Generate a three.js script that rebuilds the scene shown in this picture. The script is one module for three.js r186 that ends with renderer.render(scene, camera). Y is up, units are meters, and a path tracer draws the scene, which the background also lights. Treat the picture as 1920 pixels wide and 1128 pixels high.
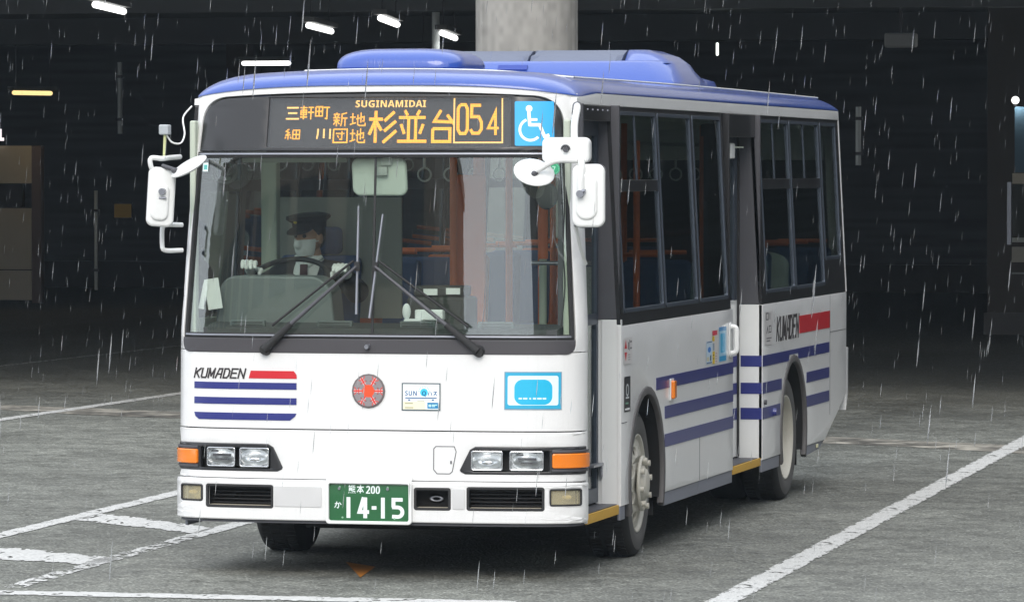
import * as THREE from 'three';
import { mergeGeometries, mergeVertices } from 'three/addons/utils/BufferGeometryUtils.js';
import { RoundedBoxGeometry } from 'three/addons/geometries/RoundedBoxGeometry.js';
import { TessellateModifier } from 'three/addons/modifiers/TessellateModifier.js';
import { MarchingCubes } from 'three/addons/objects/MarchingCubes.js';
import { RectAreaLightUniformsLib } from 'three/addons/lights/RectAreaLightUniformsLib.js';

// ------------------------------------------------------------------ camera, sky, sun, exposure
const scene = new THREE.Scene();
const camera = new THREE.PerspectiveCamera(7.166, 1024 / 601, 0.5, 600);
camera.position.set(6.7658, 2.2244, 25.2643);
{
  const a = -0.23217, p = 0.027137;
  camera.lookAt(camera.position.clone().add(new THREE.Vector3(Math.sin(a) * Math.cos(p), -Math.sin(p), -Math.cos(a) * Math.cos(p))));
}
const renderer = new THREE.WebGLRenderer({ antialias: true });
renderer.toneMapping = THREE.LinearToneMapping;
renderer.toneMappingExposure = 1.5;
renderer.shadowMap.enabled = true;
RectAreaLightUniformsLib.init();

// overcast rain sky: an even grey dome, brighter overhead, with soft cloud mottling
{
  const w = 512, h = 256, d = new Float32Array(w * h * 4);
  for (let j = 0; j < h; j++) for (let i = 0; i < w; i++) {
    const el = (j / (h - 1) - 0.5) * Math.PI, az = (i / w) * Math.PI * 2;
    const s = Math.max(0, Math.sin(el));
    let L = (1.12 + 0.1 * s);
    L *= 1 + 0.05 * Math.sin(3 * az + 4 * el) * Math.cos(7 * el + 1.3) + 0.04 * Math.sin(7 * az - 9 * el) * Math.cos(11 * el) + 0.025 * Math.sin(13 * az + 17 * el);
    if (el < 0) L *= 0.35;
    const o = (j * w + i) * 4;
    d[o] = L * 0.94; d[o + 1] = L * 1.0; d[o + 2] = L * 1.09; d[o + 3] = 1;
  }
  const t = new THREE.DataTexture(d, w, h, THREE.RGBAFormat, THREE.FloatType);
  t.mapping = THREE.EquirectangularReflectionMapping; t.magFilter = THREE.LinearFilter; t.minFilter = THREE.LinearFilter; t.needsUpdate = true;
  scene.background = t; scene.environment = t;
}
const sun = new THREE.DirectionalLight(0xfff6ea, 1.3);
sun.position.set(3, 22, 26); sun.target.position.set(0, 0, -4);
sun.castShadow = true; sun.shadow.radius = 60; sun.shadow.mapSize.set(2048, 2048);
Object.assign(sun.shadow.camera, { left: -30, right: 30, top: 30, bottom: -30, near: 1, far: 120 });
scene.add(sun, sun.target);

// ------------------------------------------------------------------ helpers
function rng(seed) { let s = seed | 0; return () => { s = (s + 0x6d2b79f5) | 0; let t = Math.imul(s ^ (s >>> 15), 1 | s); t = (t + Math.imul(t ^ (t >>> 7), 61 | t)) ^ t; return ((t ^ (t >>> 14)) >>> 0) / 4294967296; }; }
const lerp = (a, b, t) => a + (b - a) * t, clamp = (x, a = 0, b = 1) => Math.min(b, Math.max(a, x));
const V = (x, y, z) => new THREE.Vector3(x, y, z);
const names = new Map();
function numbered(n) { const k = names.get(n) ?? 0; names.set(n, k + 1); return k ? n + '_' + String(k).padStart(3, '0') : n; }
function thing(name, label, category, pos = [0, 0, 0], group) {
  const g = new THREE.Group(); g.name = numbered(name); g.position.set(...pos); g.userData = { label, category };
  if (group) g.userData.group = group; scene.add(g); return g;
}
function obj(name, geo, mat, parent, label) {
  if (Array.isArray(geo)) geo = join(geo);
  const m = new THREE.Mesh(geo, mat); m.castShadow = m.receiveShadow = true;
  m.name = parent ? name : numbered(name); if (label) m.userData.label = label; (parent ?? scene).add(m); return m;
}
function struct(name, geo, mat) { const m = obj(name, geo, mat); m.userData.kind = 'structure'; return m; }
function join(list) {
  list = list.map((g) => { let q = g.index ? g.toNonIndexed() : g; if (!q.attributes.normal) q.computeVertexNormals(); if (!q.attributes.uv) q.setAttribute('uv', new THREE.BufferAttribute(new Float32Array(q.attributes.position.count * 2), 2)); for (const k of Object.keys(q.attributes)) if (!['position', 'normal', 'uv'].includes(k)) q.deleteAttribute(k); return q; });
  return mergeGeometries(list);
}
function box(w, h, d, x = 0, y = 0, z = 0, r = 0) { const g = r ? new RoundedBoxGeometry(w, h, d, 3, Math.min(r, w / 2.01, h / 2.01, d / 2.01)) : new THREE.BoxGeometry(w, h, d); return g.translate(x, y, z); }
const span = (x0, x1, y0, y1, z0, z1, r = 0) => box(Math.abs(x1 - x0), Math.abs(y1 - y0), Math.abs(z1 - z0), (x0 + x1) / 2, (y0 + y1) / 2, (z0 + z1) / 2, r);
function rod(a, b, r, r2 = r, n = 12) {
  const A = V(...a), B = V(...b), d = B.clone().sub(A), g = new THREE.CylinderGeometry(r2, r, d.length(), n);
  g.applyQuaternion(new THREE.Quaternion().setFromUnitVectors(V(0, 1, 0), d.clone().normalize()));
  return g.translate(...A.add(B).multiplyScalar(0.5).toArray());
}
function tube(pts, r, n = 40, m = 8) { return new THREE.TubeGeometry(new THREE.CatmullRomCurve3(pts.map((p) => V(...p)), false, 'centripetal'), n, r, m); }
function rrect(x0, x1, y0, y1, r, r2 = r, s = new THREE.Shape()) { // r bottom corners, r2 top corners
  s.moveTo(x0 + r, y0); s.lineTo(x1 - r, y0); if (r) s.absarc(x1 - r, y0 + r, r, -Math.PI / 2, 0); s.lineTo(x1, y1 - r2); if (r2) s.absarc(x1 - r2, y1 - r2, r2, 0, Math.PI / 2);
  s.lineTo(x0 + r2, y1); if (r2) s.absarc(x0 + r2, y1 - r2, r2, Math.PI / 2, Math.PI); s.lineTo(x0, y0 + r); if (r) s.absarc(x0 + r, y0 + r, r, Math.PI, Math.PI * 1.5); return s;
}
function poly(pts, s = new THREE.Shape()) { pts.forEach((p, i) => (i ? s.lineTo(...p) : s.moveTo(...p))); s.closePath(); return s; }
const hole = (s, ...hs) => { for (const h of hs) { const p = new THREE.Path(); p.setFromPoints(h.getPoints(12)); s.holes.push(p); } return s; };
function canvasTex(w, h, draw) { const c = document.createElement('canvas'); c.width = w; c.height = h; const x = c.getContext('2d'); draw(x, w, h); const t = new THREE.CanvasTexture(c); t.colorSpace = THREE.SRGBColorSpace; t.magFilter = THREE.LinearFilter; return t; }
// value noise that tiles with period p
function noiseTile(seed, p) { const R = rng(seed), g = new Float32Array(p * p).map(() => R()); return (x, y) => { const xi = Math.floor(x), yi = Math.floor(y); let fx = x - xi, fy = y - yi; fx = fx * fx * (3 - 2 * fx); fy = fy * fy * (3 - 2 * fy); const at = (a, b) => g[(((b % p) + p) % p) * p + (((a % p) + p) % p)]; return lerp(lerp(at(xi, yi), at(xi + 1, yi), fx), lerp(at(xi, yi + 1), at(xi + 1, yi + 1), fx), fy); }; }
function dataTex(n, f, srgb) { const d = new Uint8Array(n * n * 4); for (let j = 0; j < n; j++) for (let i = 0; i < n; i++) { const c = f(i / n, j / n), o = (j * n + i) * 4; for (let k = 0; k < 3; k++) d[o + k] = clamp(c[k]) * 255; d[o + 3] = c[3] === undefined ? 255 : clamp(c[3]) * 255; } const t = new THREE.DataTexture(d, n, n); t.wrapS = t.wrapT = THREE.RepeatWrapping; t.magFilter = THREE.LinearFilter; t.minFilter = THREE.LinearFilter; if (srgb) t.colorSpace = THREE.SRGBColorSpace; t.needsUpdate = true; return t; }

const lin = (r, g, b) => new THREE.Color().setRGB(r, g, b);
const std = (c, roughness = 0.6, o = {}) => new THREE.MeshStandardMaterial({ color: c, roughness, ...o });
const phy = (c, roughness, o = {}) => new THREE.MeshPhysicalMaterial({ color: c, roughness, ...o });

// faint road film on the paint: fine speckle and streaks that run down (dirt carried by rain)
const nA = noiseTile(3, 16), nB = noiseTile(4, 64), nC = noiseTile(5, 128);
const dirtTex = dataTex(512, (u, v) => { const st = nC(u * 128, v * 8), sp = nC(u * 128, v * 128), k = 1 - 0.018 * clamp((st - 0.62) * 4) - 0.02 * sp - 0.02 * nA(u * 16, v * 16); return [k, k, k * 0.995]; }, false);
const wetBump = dataTex(512, (u, v) => { const a = nC(u * 128, v * 128), b = nB(u * 64, v * 64); const k = clamp((a - 0.7) * 3) * 0.7 + clamp((b - 0.78) * 4) * 0.3; return [k, k, k]; });
const M = {
  white: phy(lin(0.8, 0.8, 0.8), 0.38, { map: dirtTex, clearcoat: 0.5, clearcoatRoughness: 0.12 }),
  whitePlain: phy(lin(0.8, 0.81, 0.8), 0.35, { clearcoat: 0.4, clearcoatRoughness: 0.15 }),
  blue: phy(lin(0.024, 0.078, 0.37), 0.32, { clearcoat: 0.8, clearcoatRoughness: 0.1, bumpMap: wetBump, bumpScale: 0.0015 }),
  acGrey: phy(lin(0.12, 0.14, 0.2), 0.5, { bumpMap: wetBump, bumpScale: 0.002 }),
  navy: phy(lin(0.028, 0.035, 0.2), 0.35, { clearcoat: 0.4, clearcoatRoughness: 0.15 }),
  red: phy(lin(0.6, 0.018, 0.03), 0.4, { clearcoat: 0.4 }),
  ink: std(lin(0.025, 0.02, 0.022), 0.5),
  black: phy(lin(0.018, 0.018, 0.02), 0.35, { clearcoat: 0.3, clearcoatRoughness: 0.2 }),
  trimGrey: std(lin(0.07, 0.07, 0.08), 0.5),
  rubber: std(lin(0.022, 0.022, 0.023), 0.75),
  tyre: std(lin(0.03, 0.03, 0.03), 0.85),
  tyreSide: std(lin(0.09, 0.088, 0.085), 0.9),
  arch: std(lin(0.1, 0.095, 0.095), 0.65),
  under: std(lin(0.012, 0.012, 0.012), 0.95),
  skirt: std(lin(0.22, 0.23, 0.27), 0.5, { map: dirtTex }),
  chrome: std(lin(0.75, 0.76, 0.78), 0.18, { metalness: 1 }),
  alu: std(lin(0.35, 0.36, 0.4), 0.35, { metalness: 0.85 }),
  aluDark: std(lin(0.06, 0.075, 0.1), 0.4, { metalness: 0.4 }),
  wheel: std(lin(0.52, 0.5, 0.44), 0.5, { map: dirtTex }),
  yellow: std(lin(0.62, 0.36, 0.05), 0.6, { map: dirtTex }),
  amber: phy(lin(0.85, 0.22, 0.01), 0.18, { clearcoat: 1 }),
  glassF: phy(lin(0.95, 0.985, 0.955), 0.01, { transmission: 1, thickness: 0, ior: 1.8, side: THREE.DoubleSide }),
  glassS: phy(lin(0.66, 0.71, 0.68), 0.02, { transmission: 1, thickness: 0, ior: 1.52, side: THREE.DoubleSide }),
  glassLamp: phy(lin(0.97, 0.98, 0.98), 0.04, { transmission: 1, thickness: 0, ior: 1.5, side: THREE.DoubleSide }),
  smoke: phy(lin(0.75, 0.75, 0.75), 0.03, { transmission: 1, thickness: 0, ior: 1.55, side: THREE.DoubleSide }),
  fogLens: phy(lin(0.9, 0.86, 0.7), 0.12, { transmission: 0.8, thickness: 0, ior: 1.5, side: THREE.DoubleSide }),
  inner: std(lin(0.5, 0.55, 0.46), 0.6),
  innerDark: std(lin(0.035, 0.037, 0.036), 0.7),
  dash: std(lin(0.045, 0.05, 0.05), 0.55),
  floor: std(lin(0.1, 0.1, 0.095), 0.8),
  orange: std(lin(0.85, 0.17, 0.035), 0.45),
  seat: std(lin(0.05, 0.09, 0.22), 0.9),
  seatOrange: std(lin(0.5, 0.1, 0.03), 0.85),
  paper: std(lin(0.78, 0.8, 0.8), 0.8),
};

// ------------------------------------------------------------------ front and side surfaces of the bus (metres; x across, y up, front at z = 0, rear at z = -9)
const L = 9.0, HW = 1.15;
const hw = (y) => (y < 1.35 ? HW : lerp(HW, 1.085, (y - 1.35) / 1.28));
const zf = (y) => (y < 0.53 ? 0.015 : y < 1.3 ? lerp(0.0, -0.02, (y - 0.53) / 0.77) : y < 2.3 ? lerp(-0.02, -0.1, (y - 1.3) / 1.0) : lerp(-0.1, -0.15, (y - 2.3) / 0.35));
const NE = 3.3, BD = 0.27, ARC = [];
for (let i = 0; i <= 800; i++) { const th = (i / 800) * Math.PI / 2, x = HW * Math.pow(Math.sin(th), 2 / NE), z = -BD * (1 - Math.pow(Math.cos(th), 2 / NE)); ARC.push({ x, z, s: i ? ARC[i - 1].s + Math.hypot(x - ARC[i - 1].x, z - ARC[i - 1].z) : 0 }); }
const SMAX = ARC[800].s;
function byKey(k, v) { let a = 0, b = 800; while (b - a > 1) { const m = (a + b) >> 1; if (ARC[m][k] <= v) a = m; else b = m; } const t = clamp((v - ARC[a][k]) / (ARC[b][k] - ARC[a][k] || 1)); return { x: lerp(ARC[a].x, ARC[b].x, t), z: lerp(ARC[a].z, ARC[b].z, t), s: lerp(ARC[a].s, ARC[b].s, t) }; }
const sOf = (x) => Math.sign(x) * byKey('x', Math.abs(x)).s;
function frontPoint(s, y) { const q = byKey('s', Math.min(Math.abs(s), SMAX)), over = Math.max(0, Math.abs(s) - SMAX); return V(Math.sign(s) * q.x * hw(y) / HW, y, zf(y) + q.z - over); }
function frontNormal(s, y) { const e = 0.004, a = frontPoint(s + e, y).sub(frontPoint(s - e, y)), b = frontPoint(s, y + e).sub(frontPoint(s, y - e)); return a.cross(b).normalize(); }
function mapped(geo, f) { // f(a, b) -> {p, n}; geometry z becomes the offset along n
  const p = geo.attributes.position, v = V(0, 0, 0);
  for (let i = 0; i < p.count; i++) { v.fromBufferAttribute(p, i); const off = v.z, q = f(v.x, v.y); v.copy(q.p).addScaledVector(q.n, off); p.setXYZ(i, v.x, v.y, v.z); }
  return geo;
}
function creased(geo) { geo = geo.index ? geo.toNonIndexed() : geo; geo.computeVertexNormals(); const p = geo.attributes.position, n = geo.attributes.normal, m = new Map(), key = (i) => [0, 1, 2].map((k) => Math.round(p.getComponent(i, k) * 4000)).join(); // smooth where faces meet under 35 degrees
  for (let i = 0; i < p.count; i++) { const k = key(i); if (!m.has(k)) m.set(k, []); m.get(k).push([n.getX(i), n.getY(i), n.getZ(i)]); }
  const out = new Float32Array(p.count * 3);
  for (let i = 0; i < p.count; i++) { let x = 0, y = 0, z = 0; const a = [n.getX(i), n.getY(i), n.getZ(i)]; for (const b of m.get(key(i))) if (a[0] * b[0] + a[1] * b[1] + a[2] * b[2] > 0.82) { x += b[0]; y += b[1]; z += b[2]; } const l = Math.hypot(x, y, z) || 1; out.set([x / l, y / l, z / l], i * 3); }
  geo.setAttribute('normal', new THREE.BufferAttribute(out, 3)); return geo;
}
function slab(shape, z0, depth, bevel, edge) { // extruded shape from z0 up to z0+depth, cut small enough to bend
  let g = new THREE.ExtrudeGeometry(shape, { depth: Math.max(depth - 2 * bevel, 0.0002), bevelEnabled: bevel > 0, bevelThickness: bevel, bevelSize: bevel, bevelOffset: -bevel, bevelSegments: 2, curveSegments: 10 });
  g.translate(0, 0, z0 + bevel); g.deleteAttribute('normal');
  return new TessellateModifier(edge, 12).modify(g);
}
function front(shape, z0, depth, bevel = 0, edge = 0.12) { return creased(mapped(slab(shape, z0, depth, bevel, edge), (s, y) => ({ p: frontPoint(s, y), n: frontNormal(s, y) }))); }
function side(shape, z0, depth, bevel = 0, edge = 0.6, dir = 1) { // shape in (z, y); dir +1 is the kerb side
  return creased(mapped(slab(shape, z0, depth, bevel, edge), (z, y) => ({ p: V(dir * hw(y), y, z), n: V(dir, 0, 0) })));
}
function sheet(f, u0, u1, v0, v1, nu, nv, off) { // textured sticker that lies on a surface: f(u, v) -> {p, n}
  const pos = [], uv = [], idx = [];
  for (let j = 0; j <= nv; j++) for (let i = 0; i <= nu; i++) { const q = f(lerp(u0, u1, i / nu), lerp(v0, v1, j / nv)); pos.push(...q.p.addScaledVector(q.n, off).toArray()); uv.push(i / nu, j / nv); }
  for (let j = 0; j < nv; j++) for (let i = 0; i < nu; i++) { const a = j * (nu + 1) + i; idx.push(a, a + 1, a + nu + 2, a, a + nu + 2, a + nu + 1); }
  const g = new THREE.BufferGeometry(); g.setAttribute('position', new THREE.Float32BufferAttribute(pos, 3)); g.setAttribute('uv', new THREE.Float32BufferAttribute(uv, 2)); g.setIndex(idx); g.computeVertexNormals(); return g;
}
const fS = (s, y) => ({ p: frontPoint(s, y), n: frontNormal(s, y) });
const sS = (z, y) => ({ p: V(hw(y), y, z), n: V(1, 0, 0) });
const sticker = (x0, x1, y0, y1, off = 0.003) => sheet(fS, sOf(x0), sOf(x1), y0, y1, 10, 4, off);
const sideSticker = (z0, z1, y0, y1, off = 0.003) => sheet(sS, z0, z1, y0, y1, 2, 2, off);
const printed = (w, h, draw) => new THREE.MeshPhysicalMaterial({ map: canvasTex(w, h, draw), roughness: 0.4, clearcoat: 0.3 });
// lettering as raised strokes: glyph polylines in a unit box
const GLYPH = {
  K: [[[0, 0], [0, 1]], [[1, 1], [0.02, 0.42]], [[0.28, 0.55], [0.95, 0]]], U: [[[0, 1], [0, 0.15], [0.15, 0], [0.85, 0], [1, 0.15], [1, 1]]],
  M: [[[0, 0], [0, 1], [0.5, 0.2], [1, 1], [1, 0]]], A: [[[0, 0], [0.42, 1], [1, 1], [1, 0]], [[0.2, 0.4], [1, 0.4]]], D: [[[0.05, 0], [0.05, 1], [0.7, 1], [1, 0.75], [1, 0.25], [0.7, 0], [0.05, 0]]],
  E: [[[1, 1], [0, 1], [0, 0], [1, 0]], [[0, 0.52], [0.85, 0.52]]], N: [[[0, 0], [0, 1], [1, 0], [1, 1]]],
};
function strokes(word, x0, x1, y0, y1, t, slant) {
  const list = [], n = word.length, w = (x1 - x0) / n;
  [...word].forEach((c, k) => { for (const line of GLYPH[c]) for (let i = 1; i < line.length; i++) {
    const P = (q) => [x0 + (k + 0.1 + q[0] * 0.7) * w + slant * q[1], lerp(y0, y1, q[1])], a = P(line[i - 1]), b = P(line[i]), d = Math.hypot(b[0] - a[0], b[1] - a[1]), ux = (b[0] - a[0]) / d * t / 2, uy = (b[1] - a[1]) / d * t / 2;
    list.push(poly([[a[0] - ux + uy, a[1] - uy - ux], [b[0] + ux + uy, b[1] + uy - ux], [b[0] + ux - uy, b[1] + uy + ux], [a[0] - ux - uy, a[1] - uy + ux]]));
  } });
  return list;
}

// ------------------------------------------------------------------ the place: road, markings, terminal
{
  const big = noiseTile(21, 8), mid = noiseTile(22, 32), fine = noiseTile(23, 256), fine2 = noiseTile(24, 256);
  const asphalt = dataTex(1024, (u, v) => { const st = fine(u * 256, v * 256), st2 = fine2(u * 256 + 0.5, v * 256 + 0.3); let k = 0.47 + 0.1 * (mid(u * 32, v * 32) - 0.5) + 0.08 * (big(u * 8, v * 8) - 0.5) + 0.2 * (st - 0.5) + 0.16 * (st2 - 0.5); if (st > 0.86) k += 0.13; if (st2 < 0.12) k -= 0.12; return [k * 0.99, k, k * 0.955]; }, true);
  const rough = dataTex(512, (u, v) => { const k = 0.66 + 0.3 * (mid(u * 32, v * 32) - 0.5) + 0.2 * (big(u * 8, v * 8) - 0.5); return [k, k, k]; });
  const bump = dataTex(1024, (u, v) => { const k = 0.5 * fine(u * 256, v * 256) + 0.5 * fine2(u * 256, v * 256); return [k, k, k]; });
  const gx = [], gz = [];
  for (let i = 0; i <= 60; i++) gx.push(-16 + i * 0.4); gx.unshift(-200, -60, -30); gx.push(14, 40, 200);
  for (let i = 0; i <= 110; i++) gz.push(8 - i * 0.4); gz.unshift(260, 60, 20); gz.push(-60, -100, -300);
  const pos = [], uv = [], col = [], idx = [], n1 = noiseTile(31, 64), n2 = noiseTile(32, 64);
  for (const z of gz) for (const x of gx) {
    pos.push(x, 0, z); uv.push(x / 2.6, z / 2.6);
    const wet = n1(x * 0.55 + 9, z * 0.4) * 0.6 + n2(x * 1.4, z * 0.5) * 0.4, track = 0.06 * Math.cos((x + 0.95) * 3.3) * Math.exp(-((x + 0.05) ** 2) / 9);
    const k = 0.82 + 0.46 * (wet - 0.5) + track; col.push(k, k, k * 0.98);
  }
  const W = gx.length; for (let j = 0; j < gz.length - 1; j++) for (let i = 0; i < W - 1; i++) { const a = j * W + i; idx.push(a, a + W, a + 1, a + 1, a + W, a + W + 1); }
  const g = new THREE.BufferGeometry(); g.setAttribute('position', new THREE.Float32BufferAttribute(pos, 3)); g.setAttribute('uv', new THREE.Float32BufferAttribute(uv, 2)); g.setAttribute('color', new THREE.Float32BufferAttribute(col, 3)); g.setIndex(idx); g.computeVertexNormals();
  struct('road', g, new THREE.MeshPhysicalMaterial({ map: asphalt, roughnessMap: rough, roughness: 1, bumpMap: bump, bumpScale: 0.006, vertexColors: true, specularIntensity: 0.6 }));

  // painted markings, worn through along the edges
  const wearN = noiseTile(41, 128), wearM = noiseTile(42, 32);
  const paintTex = (wear) => dataTex(1024, (u, v) => { const e = Math.min(v, 1 - v) * 2, a = wearN(u * 128, v * 10), b = wearM(u * 32, v * 4), k = 0.82 - 0.12 * wearN(u * 128 + 3, v * 24); const hole_ = a * 0.55 + b * 0.45 - 0.35 * clamp(e * 3) + 0.22; return [k, k, k * 0.985, hole_ > 1 - wear ? 0 : 1]; }, true);
  const paint = std(0xffffff, 0.6, { map: paintTex(0.38), alphaTest: 0.5 }), paintWorn = std(0xffffff, 0.65, { map: paintTex(0.62), alphaTest: 0.5 }), paintGone = std(0xbdbdb8, 0.7, { map: paintTex(0.8), alphaTest: 0.5 });
  function marking(label, a, b, c, d, mat, name = 'road_marking') { // quad a-b along one edge, d-c along the other
    const n = 24, p = [], t = [], ix = [], len = Math.hypot(b[0] - a[0], b[1] - a[1]);
    for (let i = 0; i <= n; i++) for (let j = 0; j < 2; j++) { const f = i / n, A = j ? d : a, B = j ? c : b; p.push(lerp(A[0], B[0], f), 0.004, lerp(A[1], B[1], f)); t.push(f * len / 3, j); }
    for (let i = 0; i < n; i++) ix.push(i * 2, i * 2 + 2, i * 2 + 1, i * 2 + 1, i * 2 + 2, i * 2 + 3);
    const q = new THREE.BufferGeometry(); q.setAttribute('position', new THREE.Float32BufferAttribute(p, 3)); q.setAttribute('uv', new THREE.Float32BufferAttribute(t, 2)); q.setIndex(ix); q.computeVertexNormals();
    const m = struct(name, q, mat); m.userData.label = label; return m;
  }
  const along = (label, x0, z0, x1, z1, w, mat) => marking(label, [x0 - w / 2, z0], [x1 - w / 2, z1], [x1 + w / 2, z1], [x0 + w / 2, z0], mat);
  along('long white lane line on the right side of the bus', 2.16, 2.2, 1.72, -17, 0.17, paint);
  along('far white lane line left of the bus', -7.62, -8, -7.42, -26, 0.17, paint);
  along('thin faint lane line deep inside the dark terminal', -11.55, -20, -11.3, -38, 0.14, paintWorn);
  along('short worn white line stub beside the bus', -6.0, -14.0, -5.75, -18, 0.12, paintGone);
  along('outer border line of the hatched island', -2.92, 0.6, -3.3, -14, 0.15, paint);
  along('inner border line of the hatched island, worn near the stop line', -1.72, 1.0, -1.84, -2.6, 0.15, paintWorn);
  along('inner border line of the hatched island beneath the bus', -1.84, -2.6, -1.98, -12, 0.15, paint);
  marking('white stop line across the lane in front of the bus', [-1.72, 1.16], [1.1, 1.16], [1.1, 1.42], [-1.72, 1.42], paint);
  marking('diagonal hatch bar nearest the stop line', [-2.86, -1.75], [-1.74, -0.98], [-1.72, -0.46], [-2.84, -0.92], paint);
  marking('second diagonal hatch bar by the bus corner', [-3.0, -4.45], [-1.9, -3.35], [-1.87, -2.85], [-2.98, -3.8], paint);
  marking('third diagonal hatch bar half hidden by the bus', [-3.08, -7.1], [-1.95, -6.0], [-1.93, -5.5], [-3.06, -6.4], paint);
  // stray orange arrow tip painted on the road before the bus
  const tip = new THREE.ShapeGeometry(poly([[-0.07, -0.04], [-0.42, -1.02], [-0.17, -0.74]])); tip.rotateX(Math.PI / 2).translate(0, 0.004, 0.0);
  struct('road_marking', tip, std(lin(0.5, 0.2, 0.03), 0.7)).userData.label = 'small orange arrow tip painted under the front of the bus';
  // light concrete channel across the mouth of the terminal
  const R = rng(9), top = [], bot = []; for (let i = 0; i <= 60; i++) { const x = -30 + i, z = -13.6 + x * 0.45; top.push([x, z - 0.2 - 0.7 * R()]); bot.push([x, z + 0.05 + 0.5 * R()]); }
  const ch = new THREE.ShapeGeometry(poly([...top, ...bot.reverse()])); ch.rotateX(Math.PI / 2).translate(0, 0.003, 0);
  const cn = noiseTile(51, 64); { const p = ch.attributes.position, t = ch.attributes.uv; for (let i = 0; i < p.count; i++) t.setXY(i, p.getX(i) / 3, p.getZ(i) / 3); }
  const conc = dataTex(512, (u, v) => { const k = 0.47 + 0.2 * (cn(u * 64, v * 64) - 0.5) + 0.35 * (nA(u * 16, v * 16) - 0.5); return [k, k * 0.97, k * 0.9]; }, true);
  struct('drain_channel', ch, std(0xffffff, 0.8, { map: conc }));
}

// dark bus terminal behind: slab, fascia, walls, lamps
const EDGE = -17.5;
{
  const t = thing('terminal_building', 'dark covered bus terminal filling the background behind the bus', 'building');
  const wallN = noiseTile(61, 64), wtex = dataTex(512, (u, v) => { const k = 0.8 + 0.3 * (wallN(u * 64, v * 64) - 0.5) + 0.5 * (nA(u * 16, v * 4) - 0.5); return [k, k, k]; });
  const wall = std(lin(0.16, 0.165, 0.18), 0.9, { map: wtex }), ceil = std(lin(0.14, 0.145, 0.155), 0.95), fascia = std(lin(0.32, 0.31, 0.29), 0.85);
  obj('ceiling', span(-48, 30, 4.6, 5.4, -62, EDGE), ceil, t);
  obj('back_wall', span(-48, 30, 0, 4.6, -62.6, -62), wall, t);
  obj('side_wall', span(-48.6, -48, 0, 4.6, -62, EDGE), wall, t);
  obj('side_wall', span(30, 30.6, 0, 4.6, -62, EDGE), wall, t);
  obj('facade', span(-48.6, 30.6, 5.4, 13, EDGE - 0.6, EDGE), fascia, t);
  obj('side_wing', span(13, 30.6, 0, 13, EDGE + 0.13, 9), fascia, t);
  for (let k = 0; k < 6; k++) for (const y of [1, 4.4, 7.8]) obj('wing_window', span(12.95, 13.02, y, y + 2.2, -14.5 + k * 3.9, -11.7 + k * 3.9), phy(lin(0.02, 0.025, 0.03), 0.1), t);
  obj('fascia', span(-48.6, 30.6, 4.6, 5.4, EDGE, EDGE + 0.12), fascia, t);
  obj('beam', span(-48, 30, 4.2, 4.6, -33, -32.4), ceil, t); obj('beam', span(-48, 30, 4.2, 4.6, -47, -46.4), ceil, t);
  obj('dado', span(-48, 30, 0, 0.5, -61.96, -61.8), std(lin(0.09, 0.085, 0.08), 0.85), t);
}
function tileMat(c, r = 0.85) { return std(c, r, { map: dirtTex }); }
{
  // round concrete column behind the bus roof
  const cN = noiseTile(71, 64), cBig = noiseTile(72, 8);
  const ct = dataTex(512, (u, v) => { const k = 0.57 + 0.08 * (cN(u * 64, v * 64) - 0.5) + 0.07 * (cBig(u * 8, v * 8) - 0.5) - 0.05 * clamp((cN(u * 64, v * 3) - 0.65) * 4); return [k, k * 0.985, k * 0.955]; }, true);
  const c = thing('concrete_column', 'thick round pale concrete column rising behind the bus roof', 'column', [-2.95, 0, -16.4]);
  obj('shaft', new THREE.CylinderGeometry(0.455, 0.455, 4.6, 64).translate(0, 2.3, 0), std(0xffffff, 0.85, { map: ct }), c);
  obj('plinth', new THREE.CylinderGeometry(0.52, 0.54, 0.25, 48).translate(0, 0.125, 0), std(lin(0.3, 0.29, 0.27), 0.9), c);
}
function ceilingLight(x0, y, z0, x1, z1, label, warm) {
  const len = Math.hypot(x1 - x0, z1 - z0), g = thing('ceiling_light', label, 'light', [(x0 + x1) / 2, y, (z0 + z1) / 2], 'tube lights under the terminal ceiling');
  g.rotation.y = Math.atan2(x1 - x0, z1 - z0);
  obj('housing', box(0.16, 0.06, len, 0, 0.07, 0, 0.01), std(lin(0.12, 0.12, 0.12), 0.6), g);
  const c = warm ? lin(1, 0.72, 0.3) : lin(1, 1, 0.97);
  const e = new THREE.MeshStandardMaterial({ color: 0x222222, emissive: c, emissiveIntensity: warm ? 0.9 : 2.2 });
  obj('tube', new THREE.CapsuleGeometry(0.035, len - 0.15, 4, 12).rotateX(Math.PI / 2), e, g);
  for (const s of [-1, 1]) obj('rod', rod([0, 0.1, s * len * 0.38], [0, 4.6 - y, s * len * 0.38], 0.008), M.trimGrey, g);
  const r = new THREE.RectAreaLight(c, warm ? 11 : 9, 0.08, len - 0.2); r.position.set(0, -0.045, 0); r.rotation.x = -Math.PI / 2; g.add(r);
}
ceilingLight(-8.51, 3.9, -21, -8.9, -23.2, 'bright tube light at the top left corner of the picture');
ceilingLight(-8.3, 3.9, -28.2, -8.7, -30.7, 'bright tube light high left of the roof vent, nearest the small dim lamp');
ceilingLight(-6.8, 3.9, -25.8, -7.25, -28.3, 'bright tube light directly above the front roof vent');
ceilingLight(-7.54, 3.9, -31.5, -7.98, -34, 'bright tube light close to the round concrete column');
ceilingLight(-15.1, 3.93, -48.3, -14.2, -48.3, 'long horizontal tube light just above the bus roof corner');
ceilingLight(-9.0, 3.75, -36.3, -9.25, -37.3, 'small dim lamp between two bright ceiling tubes', true);
ceilingLight(-18.35, 3.45, -46.6, -17.9, -47.4, 'dim yellow tube light at the left edge of the picture', true);

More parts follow.
